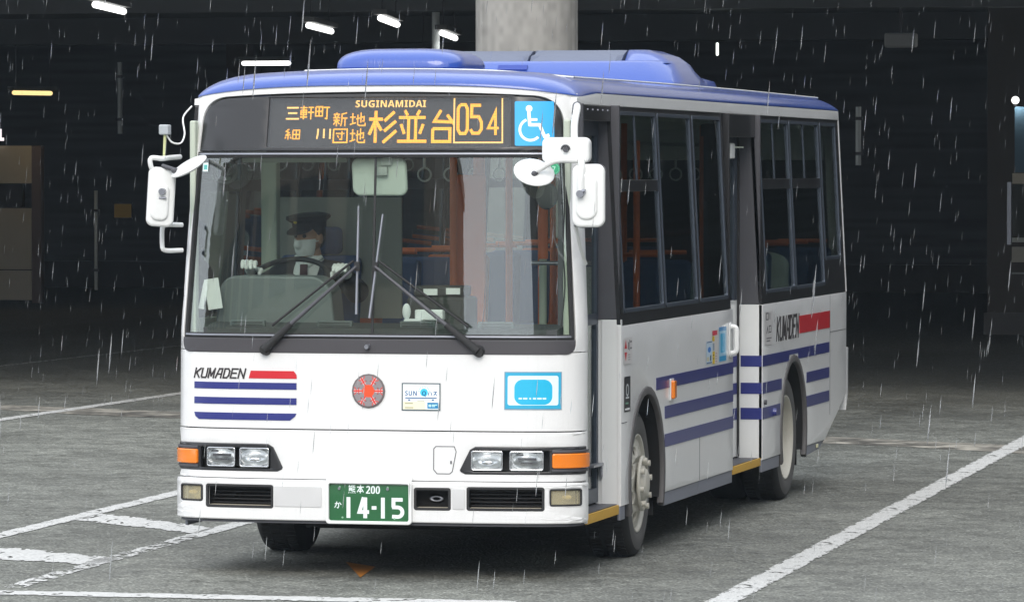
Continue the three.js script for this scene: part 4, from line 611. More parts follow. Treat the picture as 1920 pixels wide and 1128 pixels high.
// ---- front entrance
{
  const X0 = 1.02; // recessed leaf plane
  P('door_jamb', [span(1.035, 1.148, 0.345, 1.385, -1.2, -1.162, 0.003), span(1.0, 1.034, 0.345, 1.385, -1.2, -1.17, 0.003)], M.whitePlain);
  P('door_jamb', span(1.0, 1.135, 1.387, 2.59, -1.2, -1.162, 0.003), M.trimGrey);
  P('door_jamb', span(0.98, 1.12, 0.345, 2.59, -0.32, -0.29, 0.003), M.trimGrey);
  P('door_header', span(0.98, 1.09, 2.5, 2.585, -1.16, -0.32, 0.004), M.black);
  for (let k = 0; k < 6; k++) P('header_rivet', new THREE.SphereGeometry(0.006, 8, 6).translate(1.09, 2.56, -0.42 - k * 0.13), M.alu);
  for (const [z0, z1] of [[-0.74, -0.34], [-1.15, -0.76]]) {
    const lf = obj('front_door_leaf', join([span(X0 - 0.03, X0, 0.36, 0.44, z0, z1), span(X0 - 0.03, X0, 2.42, 2.5, z0, z1), span(X0 - 0.03, X0, 0.44, 2.42, z0, z0 + 0.045), span(X0 - 0.03, X0, 0.44, 2.42, z1 - 0.045, z1), span(X0 - 0.03, X0, 1.36, 1.42, z0 + 0.045, z1 - 0.045)]), M.aluDark, bus);
    obj('pane', span(X0 - 0.018, X0 - 0.014, 0.44, 2.42, z0 + 0.04, z1 - 0.04), M.glassS, lf);
  }
  P('grab_rail', tube([[0.9, 0.5, -1.08], [0.92, 0.9, -1.1], [0.95, 1.36, -1.12]], 0.018, 20, 8), M.inner);
  P('door_hinge', [span(1.01, 1.05, 0.565, 0.58, -1.16, -0.9), span(1.03, 1.045, 0.5, 0.565, -1.16, -1.13)], M.alu);
  P('entry_step', span(0.4, 1.125, 0.335, 0.348, -1.16, -0.29), M.trimGrey);
  P('step_edge', side(rrect(-1.14, -0.3, 0.292, 0.345, 0.006), -0.02, 0.012, 0.002), M.yellow);
  P('step_warning', new THREE.ShapeGeometry(poly([[0, 0], [0.2, 0], [0.1, 0.1]])).rotateY(Math.PI / 2).translate(1.026, 0.36, -0.62), M.yellow);
  P('corner_post', side(rrect(-0.305, -0.27, 0.3, 2.6, 0.003), -0.03, 0.026, 0.003), M.whitePlain);
}
// ---- middle entrance with a recessed sliding leaf
{
  const X0 = 0.985;
  P('door_jamb', span(0.99, 1.148, 0.34, 1.35, -5.635, -5.6, 0.003), M.whitePlain);
  P('door_jamb', span(0.99, 1.13, 1.353, 2.585, -5.635, -5.6, 0.003), M.trimGrey);
  for (const [y0, y1] of [[0.945, 1.017], [0.767, 0.84], [0.6, 0.676]]) P('jamb_stripe', span(1.005, 1.146, y0, y1, -5.6, -5.5975), M.navy);
  P('door_jamb', span(0.99, 1.128, 0.34, 2.585, -4.56, -4.545, 0.003), M.black);
  P('door_header', span(0.94, 1.1, 2.44, 2.585, -5.6, -4.56, 0.004), M.black);
  const lf = obj('sliding_door', span(X0 - 0.03, X0, 0.36, 1.38, -5.57, -4.58), M.whitePlain, bus);
  obj('door_frame', join([span(X0 - 0.03, X0, 2.36, 2.44, -5.57, -4.58), span(X0 - 0.03, X0, 1.38, 2.36, -4.65, -4.58), span(X0 - 0.03, X0, 1.38, 2.36, -5.57, -5.48)]), M.aluDark, lf);
  obj('pane', span(X0 - 0.018, X0 - 0.014, 1.38, 2.36, -5.48, -4.65), M.glassS, lf);
  for (const [y0, y1] of [[0.945, 1.017], [0.767, 0.84], [0.6, 0.676]]) obj('stripe', span(X0 - 0.001, X0 + 0.0025, y0, y1, -5.568, -4.582), M.navy, lf);
  obj('door_seal', span(X0 - 0.02, X0 + 0.012, 0.36, 2.44, -5.598, -5.572), M.rubber, lf);
  P('entry_step', span(0.4, 1.12, 0.338, 0.35, -5.59, -4.56), M.trimGrey);
  P('step_edge', side(rrect(-5.58, -4.6, 0.3, 0.35, 0.004), -0.02, 0.012, 0.002), M.yellow);
  P('door_lamp', span(1.0, 1.06, 2.3, 2.4, -5.1, -4.98, 0.01), M.whitePlain);
  P('door_sensor', span(0.99, 1.05, 2.37, 2.38, -5.45, -5.1), M.inner);
}
// ---- rear, underside
P('rear_panel', [span(-1.04, 1.04, 0.6, 1.5, -9.0, -8.965, 0.01), span(-0.98, 0.98, 2.3, 2.66, -8.99, -8.965, 0.01)], M.white);
for (const k of [-1, 1]) P('rear_corner', side(poly([[-9.0, 1.352], [-8.965, 1.352], [-8.965, 2.65], [-9.0, 2.65]]), -0.11, 0.11, 0.004, 0.6, k), M.white);
P('rear_window', span(-1.0, 1.0, 1.5, 2.3, -8.97, -8.965), M.glassS);
P('rear_bumper', join([side(poly([[-9.06, 0.62], [-8.96, 0.5], [-8.96, 0.95], [-9.06, 0.95]]), -0.1, 0.1, 0.005), span(-1.14, 1.14, 0.6, 0.9, -9.06, -8.99, 0.02)]), M.white);
P('chassis', [span(-0.5, 0.5, 0.42, 0.62, -8.7, -0.4), span(-0.95, 0.95, 0.34, 0.5, -5.9, -2.6), span(-0.62, 0.62, 0.3, 0.42, -0.9, -0.15), span(-1.05, 1.05, 0.45, 0.6, -8.6, -7.4), span(-0.45, 0.45, 0.25, 0.34, -0.75, -0.3)], M.under);
P('front_axle', rod([-0.9, WR, FZ], [0.9, WR, FZ], 0.07), M.under); P('rear_axle', rod([-0.9, WR, RZ], [0.9, WR, RZ], 0.11), M.under);
for (const z of [FZ, RZ]) for (const k of [-1, 1]) P('mud_flap', span(k * 0.75, k * 1.08, 0.2, 0.55, z - AR - 0.03, z - AR - 0.02), M.rubber);

// ---- wheels
function wheel(zc, dir, rear, steer = 0) {
  const g = new THREE.Group(); g.name = 'wheel'; bus.add(g); g.position.set(dir * (rear ? 1.0 : dir < 0 ? 1.02 : 1.0), WR, zc); g.rotation.y = steer;
  const lathe = (pts, n = 64) => new THREE.LatheGeometry(pts.map((p) => new THREE.Vector2(...p)), n).rotateZ(-Math.PI / 2 * dir); // axis to the outside
  const mk = (n, geo, mat) => obj(n, geo, mat, g);
  mk('tyre', lathe([[0.29, -0.16], [0.36, -0.165], [0.405, -0.15], [0.42, -0.12], [0.42, 0.06], [0.408, 0.088], [0.385, 0.1]]), M.tyre);
  mk('sidewall', lathe([[0.385, 0.1], [0.35, 0.108], [0.31, 0.106], [0.285, 0.095]]), M.tyreSide);
  const blocks = []; for (let k = 0; k < 72; k++) for (const [x, w, off] of [[-0.1, 0.06, 0], [-0.02, 0.05, 0.5], [0.04, 0.045, 0]]) { const b = box(0.006, w, 0.022, 0.422, x, 0).rotateY((k + off) / 72 * Math.PI * 2); blocks.push(b); } const tr = join(blocks).rotateZ(-Math.PI / 2 * dir); mk('tread', tr, M.tyre);
  if (!rear) {
    mk('rim', lathe([[0.29, 0.085], [0.283, 0.098], [0.272, 0.094], [0.264, 0.075], [0.245, 0.07]]), M.wheel);
    const s = new THREE.Shape(); s.absarc(0, 0, 0.252, 0, Math.PI * 2); for (let k = 0; k < 8; k++) { const h = new THREE.Path(), a = (k + 0.5) / 8 * Math.PI * 2; h.absellipse(0.2 * Math.cos(a), 0.2 * Math.sin(a), 0.042, 0.03, 0, Math.PI * 2, false, a + Math.PI / 2); s.holes.push(h); }
    const disc = new THREE.ExtrudeGeometry(s, { depth: 0.012, bevelEnabled: true, bevelSize: 0.004, bevelThickness: 0.004, bevelSegments: 2, curveSegments: 40 }); const p = disc.attributes.position; for (let i = 0; i < p.count; i++) { const r = Math.hypot(p.getX(i), p.getY(i)); p.setZ(i, p.getZ(i) + 0.066 + 0.036 * clamp((0.235 - r) / 0.1)); } disc.computeVertexNormals(); disc.rotateY(Math.PI / 2 * dir); mk('disc', disc, M.wheel);
    mk('disc_back', lathe([[0.0, 0.02], [0.25, 0.02]], 32), M.under);
    mk('hub', lathe([[0.11, 0.11], [0.1, 0.135], [0.085, 0.14], [0.08, 0.15], [0.06, 0.158], [0, 0.16]], 40), M.wheel);
    for (let k = 0; k < 8; k++) { const a = k / 8 * Math.PI * 2 + 0.2; const n = mk('wheel_nut', new THREE.CylinderGeometry(0.016, 0.019, 0.045, 6).rotateZ(Math.PI / 2).translate(dir * 0.135, 0.135 * Math.cos(a), 0.135 * Math.sin(a)), M.wheel); n.name = 'wheel_nut'; }
    mk('nut_guard', new THREE.TorusGeometry(0.15, 0.011, 8, 48).rotateY(Math.PI / 2).translate(dir * 0.125, 0, 0), M.wheel);
  } else {
    mk('rim', lathe([[0.29, 0.085], [0.283, 0.1], [0.272, 0.098], [0.262, 0.06], [0.25, -0.03], [0.235, -0.05]]), M.wheel);
    mk('disc', lathe([[0.0, -0.045], [0.12, -0.045], [0.2, -0.07], [0.24, -0.05]], 48), M.wheel);
    mk('hub', lathe([[0.13, -0.045], [0.125, 0.0], [0.1, 0.03], [0, 0.035]], 40), M.wheel);
    for (let k = 0; k < 8; k++) { const a = k / 8 * Math.PI * 2; mk('wheel_nut', new THREE.CylinderGeometry(0.015, 0.018, 0.04, 6).rotateZ(Math.PI / 2).translate(dir * -0.03, 0.16 * Math.cos(a), 0.16 * Math.sin(a)), M.wheel); }
    mk('inner_tyre', lathe([[0.25, -0.4], [0.4, -0.4], [0.42, -0.37], [0.42, -0.19], [0.4, -0.165], [0.25, -0.165]], 48), M.tyre);
  }
}
wheel(FZ, 1, false, 0.04); wheel(FZ, -1, false, 0.04); wheel(RZ, 1, true); wheel(RZ, -1, true);

// ---- mirrors
function mirrorShell(w, h, d, r) { const s = rrect(-w / 2, w / 2, -h / 2, h / 2, r); return creased(new THREE.ExtrudeGeometry(s, { depth: d - 0.03, bevelEnabled: true, bevelSize: 0.015, bevelThickness: 0.015, bevelOffset: -0.015, bevelSegments: 4, curveSegments: 10 }).translate(0, 0, -(d - 0.03) / 2)); }
const placed = (g, x, y, z, ry = 0, rx = 0, rz = 0) => g.applyMatrix4(new THREE.Matrix4().compose(V(x, y, z), new THREE.Quaternion().setFromEuler(new THREE.Euler(rx, ry, rz, 'YXZ')), V(1, 1, 1)));
const discShell = (rx, ry, d = 0.022) => new THREE.SphereGeometry(1, 32, 24).scale(rx, d, ry);
{ // kerb side cluster
  const a = obj('kerb_mirror', tube([[1.105, 2.58, -0.2], [1.14, 2.56, -0.06], [1.16, 2.45, 0.1], [1.19, 2.3, 0.18], [1.22, 2.27, 0.2], [1.222, 2.18, 0.22], [1.222, 2.1, 0.22]], 0.02, 50, 10), M.whitePlain, bus);
  obj('sleeve', rod([1.125, 2.575, -0.13], [1.142, 2.53, -0.03], 0.026), M.trimGrey, a);
  obj('upper_mirror', placed(mirrorShell(0.268, 0.138, 0.06, 0.035), 1.13, 2.333, 0.15, -0.1), M.whitePlain, a);
  obj('mirror_stud', [rod([1.135, 2.337, 0.18], [1.133, 2.337, 0.2], 0.015), new THREE.TorusGeometry(0.022, 0.005, 8, 20, Math.PI).translate(1.13, 2.337, 0.184)], M.trimGrey, a);
  obj('lower_mirror', placed(mirrorShell(0.178, 0.338, 0.07, 0.045), 1.257, 2.09, 0.17, 0.05), M.whitePlain, a);
  obj('mirror_rim', placed(creased(new THREE.ExtrudeGeometry(hole(rrect(-0.092, 0.092, -0.172, 0.172, 0.05), rrect(-0.082, 0.082, -0.162, 0.162, 0.042)), { depth: 0.03, bevelEnabled: false })), 1.257, 2.09, 0.15, 0.05), M.trimGrey, a);
  obj('mirror_pad', placed(mirrorShell(0.12, 0.25, 0.045, 0.055), 1.25, 2.085, 0.195, 0.05), M.whitePlain, a);
  obj('mirror_joint', [rod([1.222, 2.1, 0.2], [1.222, 2.1, 0.25], 0.02), rod([1.225, 2.115, 0.23], [1.25, 2.115, 0.235], 0.01)], M.alu, a);
  obj('oval_arm', tube([[1.2, 2.28, 0.2], [1.08, 2.275, 0.22], [1.0, 2.235, 0.21], [0.96, 2.215, 0.2]], 0.016, 24, 8), M.whitePlain, a);
  obj('oval_mirror', placed(discShell(0.112, 0.11), 0.955, 2.214, 0.17, 0, 0.66, -0.3), M.whitePlain, a);
  obj('oval_joint', [new THREE.SphereGeometry(0.016, 12, 8).translate(0.965, 2.208, 0.215), rod([0.95, 2.205, 0.21], [0.985, 2.212, 0.215], 0.007)], M.trimGrey, a);
  obj('mirror_stay', tube([[1.18, 1.93, 0.16], [1.175, 1.8, 0.0], [1.17, 1.72, -0.14]], 0.01, 20, 8), M.whitePlain, a);
}
{ // offside cluster
  const a = obj('offside_mirror', tube([[-1.12, 2.3, -0.12], [-1.14, 2.295, 0.0], [-1.15, 2.29, 0.12], [-1.2, 2.29, 0.16], [-1.2, 2.25, 0.16], [-1.18, 2.2, 0.14]], 0.014, 40, 8), M.whitePlain, bus);
  obj('lower_mirror', placed(mirrorShell(0.15, 0.325, 0.07, 0.04), -1.155, 2.08, 0.12, 0.35, 0, -0.06), M.whitePlain, a);
  obj('mirror_pad', placed(mirrorShell(0.1, 0.2, 0.03, 0.04), -1.15, 2.05, 0.155, 0.35, 0, -0.06), M.whitePlain, a);
  obj('mirror_joint', [rod([-1.13, 2.11, 0.14], [-1.13, 2.11, 0.19], 0.018), rod([-1.15, 2.075, 0.17], [-1.11, 2.075, 0.17], 0.006)], M.alu, a);
  obj('oval_mirror', placed(discShell(0.112, 0.105), -0.985, 2.247, 0.15, 0, 0.42, 0.42), M.whitePlain, a);
  obj('oval_joint', [rod([-1.14, 2.25, 0.14], [-1.05, 2.225, 0.17], 0.012), new THREE.SphereGeometry(0.015, 12, 8).translate(-1.06, 2.225, 0.19)], M.trimGrey, a);
  obj('camera_rod', rod([-1.155, 2.3, 0.06], [-1.15, 2.42, 0.06], 0.008), std(lin(0.55, 0.58, 0.3), 0.5), a);
  obj('camera_box', box(0.055, 0.055, 0.06, -1.15, 2.448, 0.06, 0.008), std(lin(0.4, 0.43, 0.45), 0.4), a);
  obj('camera_cable', tube([[-1.145, 2.42, 0.05], [-1.12, 2.38, 0.03], [-1.085, 2.375, -0.02], [-1.075, 2.42, -0.06], [-1.1, 2.52, -0.12], [-1.06, 2.58, -0.15]], 0.005, 40, 6), M.whitePlain, a);
  P('grab_handle', tube([[-1.1, 1.925, -0.1], [-1.175, 1.925, -0.03], [-1.188, 1.918, -0.02], [-1.192, 1.9, -0.02], [-1.192, 1.81, -0.02], [-1.188, 1.792, -0.02], [-1.175, 1.785, -0.03], [-1.1, 1.785, -0.1]], 0.013, 40, 8), M.whitePlain);
}

// ---- inside
P('floor', span(-1.1, 1.0, 1.0, 1.02, -8.9, -7.6), M.floor); P('floor', span(-0.58, 0.58, 0.72, 0.75, -7.6, -1.25), M.floor); P('cab_floor', span(-1.1, 0.35, 0.68, 0.72, -1.25, -0.25), M.floor);
P('ceiling_liner', span(-1.02, 1.02, 2.52, 2.54, -8.9, -0.35), std(lin(0.75, 0.77, 0.72), 0.7));
for (const k of [-1, 1]) P('side_liner', k < 0 ? span(-1.12, -1.09, 1.02, 1.4, -8.9, -0.4) : span(1.09, 1.12, 1.02, 1.4, -4.5, -1.25), M.inner);
P('side_liner', span(1.09, 1.12, 1.02, 1.4, -8.9, -5.65), M.inner);
P('pillar_liner', span(-1.09, -1.055, 1.32, 2.5, -0.26, -0.2, 0.01), M.inner); P('pillar_liner', span(1.03, 1.07, 1.32, 2.5, -0.26, -0.2, 0.01), M.inner);
P('cable', tube([[1.04, 2.3, -0.18], [1.042, 2.0, -0.18], [1.035, 1.8, -0.18], [1.045, 1.6, -0.18], [1.03, 1.38, -0.16]], 0.004, 30, 6), M.rubber);
P('cab_post', span(-0.995, -0.9, 1.1, 2.52, -1.36, -1.28, 0.01), M.inner);
P('dashboard', (() => { const s = new THREE.Shape(); s.moveTo(-0.1, 0.72); s.lineTo(-0.1, 1.36); s.lineTo(-0.32, 1.385); s.lineTo(-0.48, 1.3); s.lineTo(-0.5, 0.72); s.closePath(); return new THREE.ExtrudeGeometry(s, { depth: 2.0, bevelEnabled: false }).rotateY(-Math.PI / 2).translate(1.02, 0, 0).applyMatrix4(new THREE.Matrix4().makeScale(1, 1, 1)).translate(0, 0, 0); })().rotateY(0), M.dash);
P('instrument_hood', (() => { const s = new THREE.Shape(); s.moveTo(-0.33, 0); s.lineTo(0.33, 0); s.lineTo(0.31, 0.18); s.quadraticCurveTo(0.28, 0.25, 0.2, 0.255); s.lineTo(-0.22, 0.255); s.quadraticCurveTo(-0.3, 0.25, -0.315, 0.16); s.closePath(); return new THREE.ExtrudeGeometry(s, { depth: 0.2, bevelEnabled: true, bevelSize: 0.015, bevelThickness: 0.015, bevelSegments: 3 }).translate(-0.66, 1.37, -0.62); })(), std(lin(0.13, 0.15, 0.15), 0.45));
for (const x of [-0.85, -0.35, 0.12, 0.56]) { const v = obj('defroster_vent', span(x, x + 0.2, 1.345, 1.4, -0.2, -0.17, 0.004), std(lin(0.1, 0.12, 0.12), 0.5), bus); for (let k = 0; k < 3; k++) obj('vent_slat', span(x + 0.012, x + 0.188, 1.358 + k * 0.014, 1.362 + k * 0.014, -0.171, -0.166), M.rubber, v); }
{
  const sw = obj('steering_wheel', new THREE.TorusGeometry(0.235, 0.015, 12, 56).rotateX(-Math.PI / 2 + 0.55).translate(-0.68, 1.6, -0.74), M.rubber, bus);
  obj('spoke', [rod([-0.9, 1.6, -0.74], [-0.46, 1.6, -0.74], 0.013), rod([-0.68, 1.6, -0.74], [-0.68, 1.48, -0.56], 0.013)], M.rubber, sw);
  obj('boss', new THREE.CylinderGeometry(0.05, 0.06, 0.05, 20).rotateX(0.55).translate(-0.68, 1.6, -0.74), M.rubber, sw); obj('column', rod([-0.68, 1.59, -0.73], [-0.68, 1.2, -0.5], 0.03), M.rubber, sw);
}
{ const ds = obj('driver_seat', box(0.5, 0.1, 0.48, -0.7, 1.1, -1.2, 0.04), M.seat, bus); obj('seat_back', placed(box(0.48, 0.62, 0.1, 0, 0.3, 0, 0.04), -0.7, 1.13, -1.44, 0, -0.12), M.seat, ds); obj('seat_base', span(-0.85, -0.55, 0.72, 1.05, -1.35, -1.05), M.innerDark, ds); obj('headrest', box(0.26, 0.16, 0.08, -0.7, 1.82, -1.5, 0.035), M.seat, ds); }
P('fare_box', [span(0.02, 0.36, 0.72, 1.52, -1.0, -0.7, 0.02), span(0.05, 0.33, 1.52, 1.58, -0.97, -0.74, 0.015)], M.innerDark); P('fare_label', span(0.12, 0.2, 1.53, 1.565, -0.698, -0.694), M.paper); P('fare_label', span(0.25, 0.33, 1.535, 1.57, -0.698, -0.694), M.paper);
P('card_reader', [span(0.12, 0.22, 1.385, 1.41, -0.35, -0.25, 0.008), new THREE.SphereGeometry(0.03, 16, 10).scale(0.8, 1.5, 0.6).translate(0.13, 1.45, -0.28), span(0.17, 0.33, 1.4, 1.46, -0.36, -0.3, 0.01)], M.paper);
P('route_sheets', [placed(box(0.08, 0.17, 0.004), -0.99, 1.54, -0.32, 0.3, 0, 0.15), placed(box(0.03, 0.15, 0.004), -1.04, 1.53, -0.3, 0.2, 0, -0.2)], M.paper);
P('interior_mirror', placed(mirrorShell(0.32, 0.21, 0.03, 0.045), 0.0, 2.19, -0.2, -0.1, 0.12), std(lin(0.55, 0.6, 0.55), 0.35)); P('mirror_glass', placed(new THREE.PlaneGeometry(0.28, 0.17), 0.0, 2.19, -0.218, Math.PI - 0.1, -0.12), M.chrome);
P('mirror_bracket', [rod([0.0, 2.25, -0.2], [0, 2.45, -0.22], 0.012), box(0.07, 0.05, 0.05, 0.02, 2.22, -0.175, 0.006), box(0.06, 0.045, 0.02, 0.05, 2.275, -0.16, 0.004)], std(lin(0.35, 0.38, 0.36), 0.5));
P('round_mirror', placed(discShell(0.062, 0.075), 0.93, 2.085, -0.25, 0, Math.PI / 2 - 0.2), M.innerDark); P('mirror_bracket', rod([0.93, 2.09, -0.26], [0.93, 2.4, -0.25], 0.007), M.rubber);
P('cab_fan', [new THREE.TorusGeometry(0.065, 0.012, 10, 28).translate(-0.93, 2.22, -0.35), new THREE.CylinderGeometry(0.03, 0.03, 0.06, 16).rotateX(Math.PI / 2).translate(-0.93, 2.22, -0.38), rod([-0.93, 2.22, -0.38], [-0.93, 2.45, -0.4], 0.01)], M.innerDark);
P('sun_visor', placed(box(0.6, 0.2, 0.015), -0.55, 2.36, -0.38, 0, 0.5), std(lin(0.3, 0.33, 0.3), 0.7));
P('partition', placed(box(0.75, 0.7, 0.02), -0.62, 1.72, -1.62, 0), std(lin(0.36, 0.36, 0.33), 0.7));
P('entry_partition', span(0.92, 1.06, 0.75, 1.68, -1.3, -1.27, 0.005), M.inner); P('partition_rail', rod([0.6, 1.7, -1.29], [1.06, 1.7, -1.29], 0.012), M.alu);
for (const [x, z, y0, y1, r] of [[0.03, -1.75, 0.75, 2.52, 0.022], [0.13, -1.95, 0.75, 2.52, 0.03], [0.16, -2.6, 0.75, 2.52, 0.022], [0.22, -3.2, 0.75, 2.52, 0.022], [0.62, -1.5, 1.72, 2.05, 0.03], [-0.25, -3.6, 0.75, 2.52, 0.02], [0.5, -4.3, 0.75, 2.52, 0.02], [-0.3, -5.8, 0.75, 2.52, 0.02], [0.72, -5.75, 0.75, 2.52, 0.02], [1.0, -2.3, 0.75, 2.4, 0.02]]) P('grab_pole', rod([x, y0, z], [x, y1, z], r), M.orange);
P('padded_panel', span(0.02, 0.2, 0.75, 2.2, -1.86, -1.82, 0.01), M.orange);
P('rail_post', rod([0.62, 0.75, -1.5], [0.62, 1.72, -1.5], 0.022), M.inner);
for (const x of [-0.45, 0.45]) { P('ceiling_rail', rod([x, 2.4, -8.5], [x, 2.4, -1.9], 0.014), M.alu); for (let k = 0; k < 9; k++) P('strap_ring', [new THREE.TorusGeometry(0.04, 0.006, 8, 20).translate(x, 2.2, -2.3 - k * 0.65), rod([x, 2.24, -2.3 - k * 0.65], [x, 2.4, -2.3 - k * 0.65], 0.008)], M.paper); }
const seatAt = (x, z, mat) => { const s = obj('passenger_seat', box(0.42, 0.09, 0.42, x, 1.13, z, 0.035), mat, bus); obj('seat_back', placed(box(0.42, 0.52, 0.08, 0, 0.26, 0, 0.035), x, 1.16, z - 0.22, 0, -0.15), mat, s); obj('seat_leg', span(x - 0.15, x + 0.15, 0.75, 1.09, z - 0.05, z + 0.05), M.innerDark, s); obj('seat_grip', rod([x - 0.18, 1.72, z - 0.3], [x + 0.18, 1.72, z - 0.3], 0.014), M.orange, s); };
for (let k = 0; k < 7; k++) seatAt(-0.82, -2.3 - k * 0.9, k % 3 ? M.seat : M.seatOrange);
for (const z of [-2.6, -3.5, -6.3, -7.1, -7.9]) seatAt(0.82, z, M.seat);
for (const x of [-0.85, -0.4, 0.4, 0.85]) seatAt(x, -8.55, M.seat);

// ------------------------------------------------------------------ people
function sdf(fn, lo, hi, cell) {
  const c = [0, 1, 2].map((k) => (lo[k] + hi[k]) / 2), h = Math.max(...[0, 1, 2].map((k) => (hi[k] - lo[k]) / 2)), n = Math.ceil((2 * h) / cell);
  const mc = new MarchingCubes(n, new THREE.MeshStandardMaterial(), false, false, 120000); mc.isolation = 0;
  for (let z = 0; z < n; z++) for (let y = 0; y < n; y++) for (let x = 0; x < n; x++) mc.field[x + y * n + z * n * n] = -fn(c[0] + (x - n / 2) / (n / 2) * h, c[1] + (y - n / 2) / (n / 2) * h, c[2] + (z - n / 2) / (n / 2) * h);
  mc.update(); const m = mc.count, pos = new Float32Array(m * 3), nor = new Float32Array(m * 3), e = cell * 0.4;
  for (let i = 0; i < m; i++) { const q = [0, 1, 2].map((k) => c[k] + mc.positionArray[i * 3 + k] * h); pos.set(q, i * 3); const g = [fn(q[0] + e, q[1], q[2]) - fn(q[0] - e, q[1], q[2]), fn(q[0], q[1] + e, q[2]) - fn(q[0], q[1] - e, q[2]), fn(q[0], q[1], q[2] + e) - fn(q[0], q[1], q[2] - e)], l = Math.hypot(...g) || 1; nor.set(g.map((v) => v / l), i * 3); }
  const g = new THREE.BufferGeometry(); g.setAttribute('position', new THREE.BufferAttribute(pos, 3)); g.setAttribute('normal', new THREE.BufferAttribute(nor, 3)); return g;
}
const smin = (a, b, k) => { const h = clamp(0.5 + 0.5 * (b - a) / k); return lerp(b, a, h) - k * h * (1 - h); };
function cap(x, y, z, a, b, ra, rb) { const bx = b[0] - a[0], by = b[1] - a[1], bz = b[2] - a[2], px = x - a[0], py = y - a[1], pz = z - a[2], t = clamp((px * bx + py * by + pz * bz) / (bx * bx + by * by + bz * bz || 1)); return Math.hypot(px - bx * t, py - by * t, pz - bz * t) - lerp(ra, rb, t); }
const ell = (x, y, z, c, r) => { const k = Math.hypot((x - c[0]) / r[0], (y - c[1]) / r[1], (z - c[2]) / r[2]); return (k - 1) * Math.min(...r); };
const bones = (list, k = 0.04) => (x, y, z) => { let d = 9; for (const [a, b, ra, rb] of list) d = smin(d, cap(x, y, z, a, b, ra, rb), k); return d; };
const headField = (x, y, z) => { // head round the origin, facing +z
  let d = ell(x, y, z, [0, 0.02, -0.01], [0.074, 0.105, 0.093]); d = smin(d, ell(x, y, z, [0, -0.055, 0.028], [0.052, 0.06, 0.06]), 0.03); d = smin(d, cap(x, y, z, [0, 0.01, 0.085], [0, -0.028, 0.104], 0.008, 0.014), 0.012);
  for (const s of [-1, 1]) { d = smin(d, ell(x, y, z, [s * 0.078, -0.005, -0.01], [0.012, 0.032, 0.02]), 0.008); d = Math.max(d, -ell(x, y, z, [s * 0.031, 0.018, 0.094], [0.017, 0.01, 0.014])); }
  d = smin(d, cap(x, y, z, [-0.022, -0.062, 0.08], [0.022, -0.062, 0.08], 0.007, 0.007), 0.006); return d;
};
function handGeo(grip) { // palm at the origin, fingers curl round x axis, wrist towards -z
  const L2 = [[[0, 0, -0.03], [-0.022, 0, 0.035], 0.018, 0.014], [[0, 0, -0.03], [0.022, 0, 0.035], 0.018, 0.014], [[0, 0, -0.06], [0, 0, 0.02], 0.024, 0.02]], F = [[-0.03, 0.9], [-0.01, 1.05], [0.011, 1], [0.031, 0.8]];
  const fs = []; for (const [x, l] of F) { let p = [x, 0, 0.045], an = 0.1; for (const s of [0.038, 0.026, 0.02]) { const q = [p[0], p[1] - Math.sin(an) * s * l, p[2] + Math.cos(an) * s * l]; fs.push([p, q, 0.0095, 0.0085]); p = q; an += grip; } }
  fs.push([[0.03, -0.002, -0.02], [0.055, -0.02, 0.015], 0.012, 0.011], [[0.055, -0.02, 0.015], [0.05, -0.045, 0.035], 0.011, 0.009]);
  const a = bones(L2, 0.02); return sdf((x, y, z) => { let d = a(x, y, z); for (const [p, q, r, s] of fs) d = smin(d, cap(x, y, z, p, q, r, s), 0.006); return d; }, [-0.08, -0.1, -0.1], [0.08, 0.06, 0.14], 0.004);
}
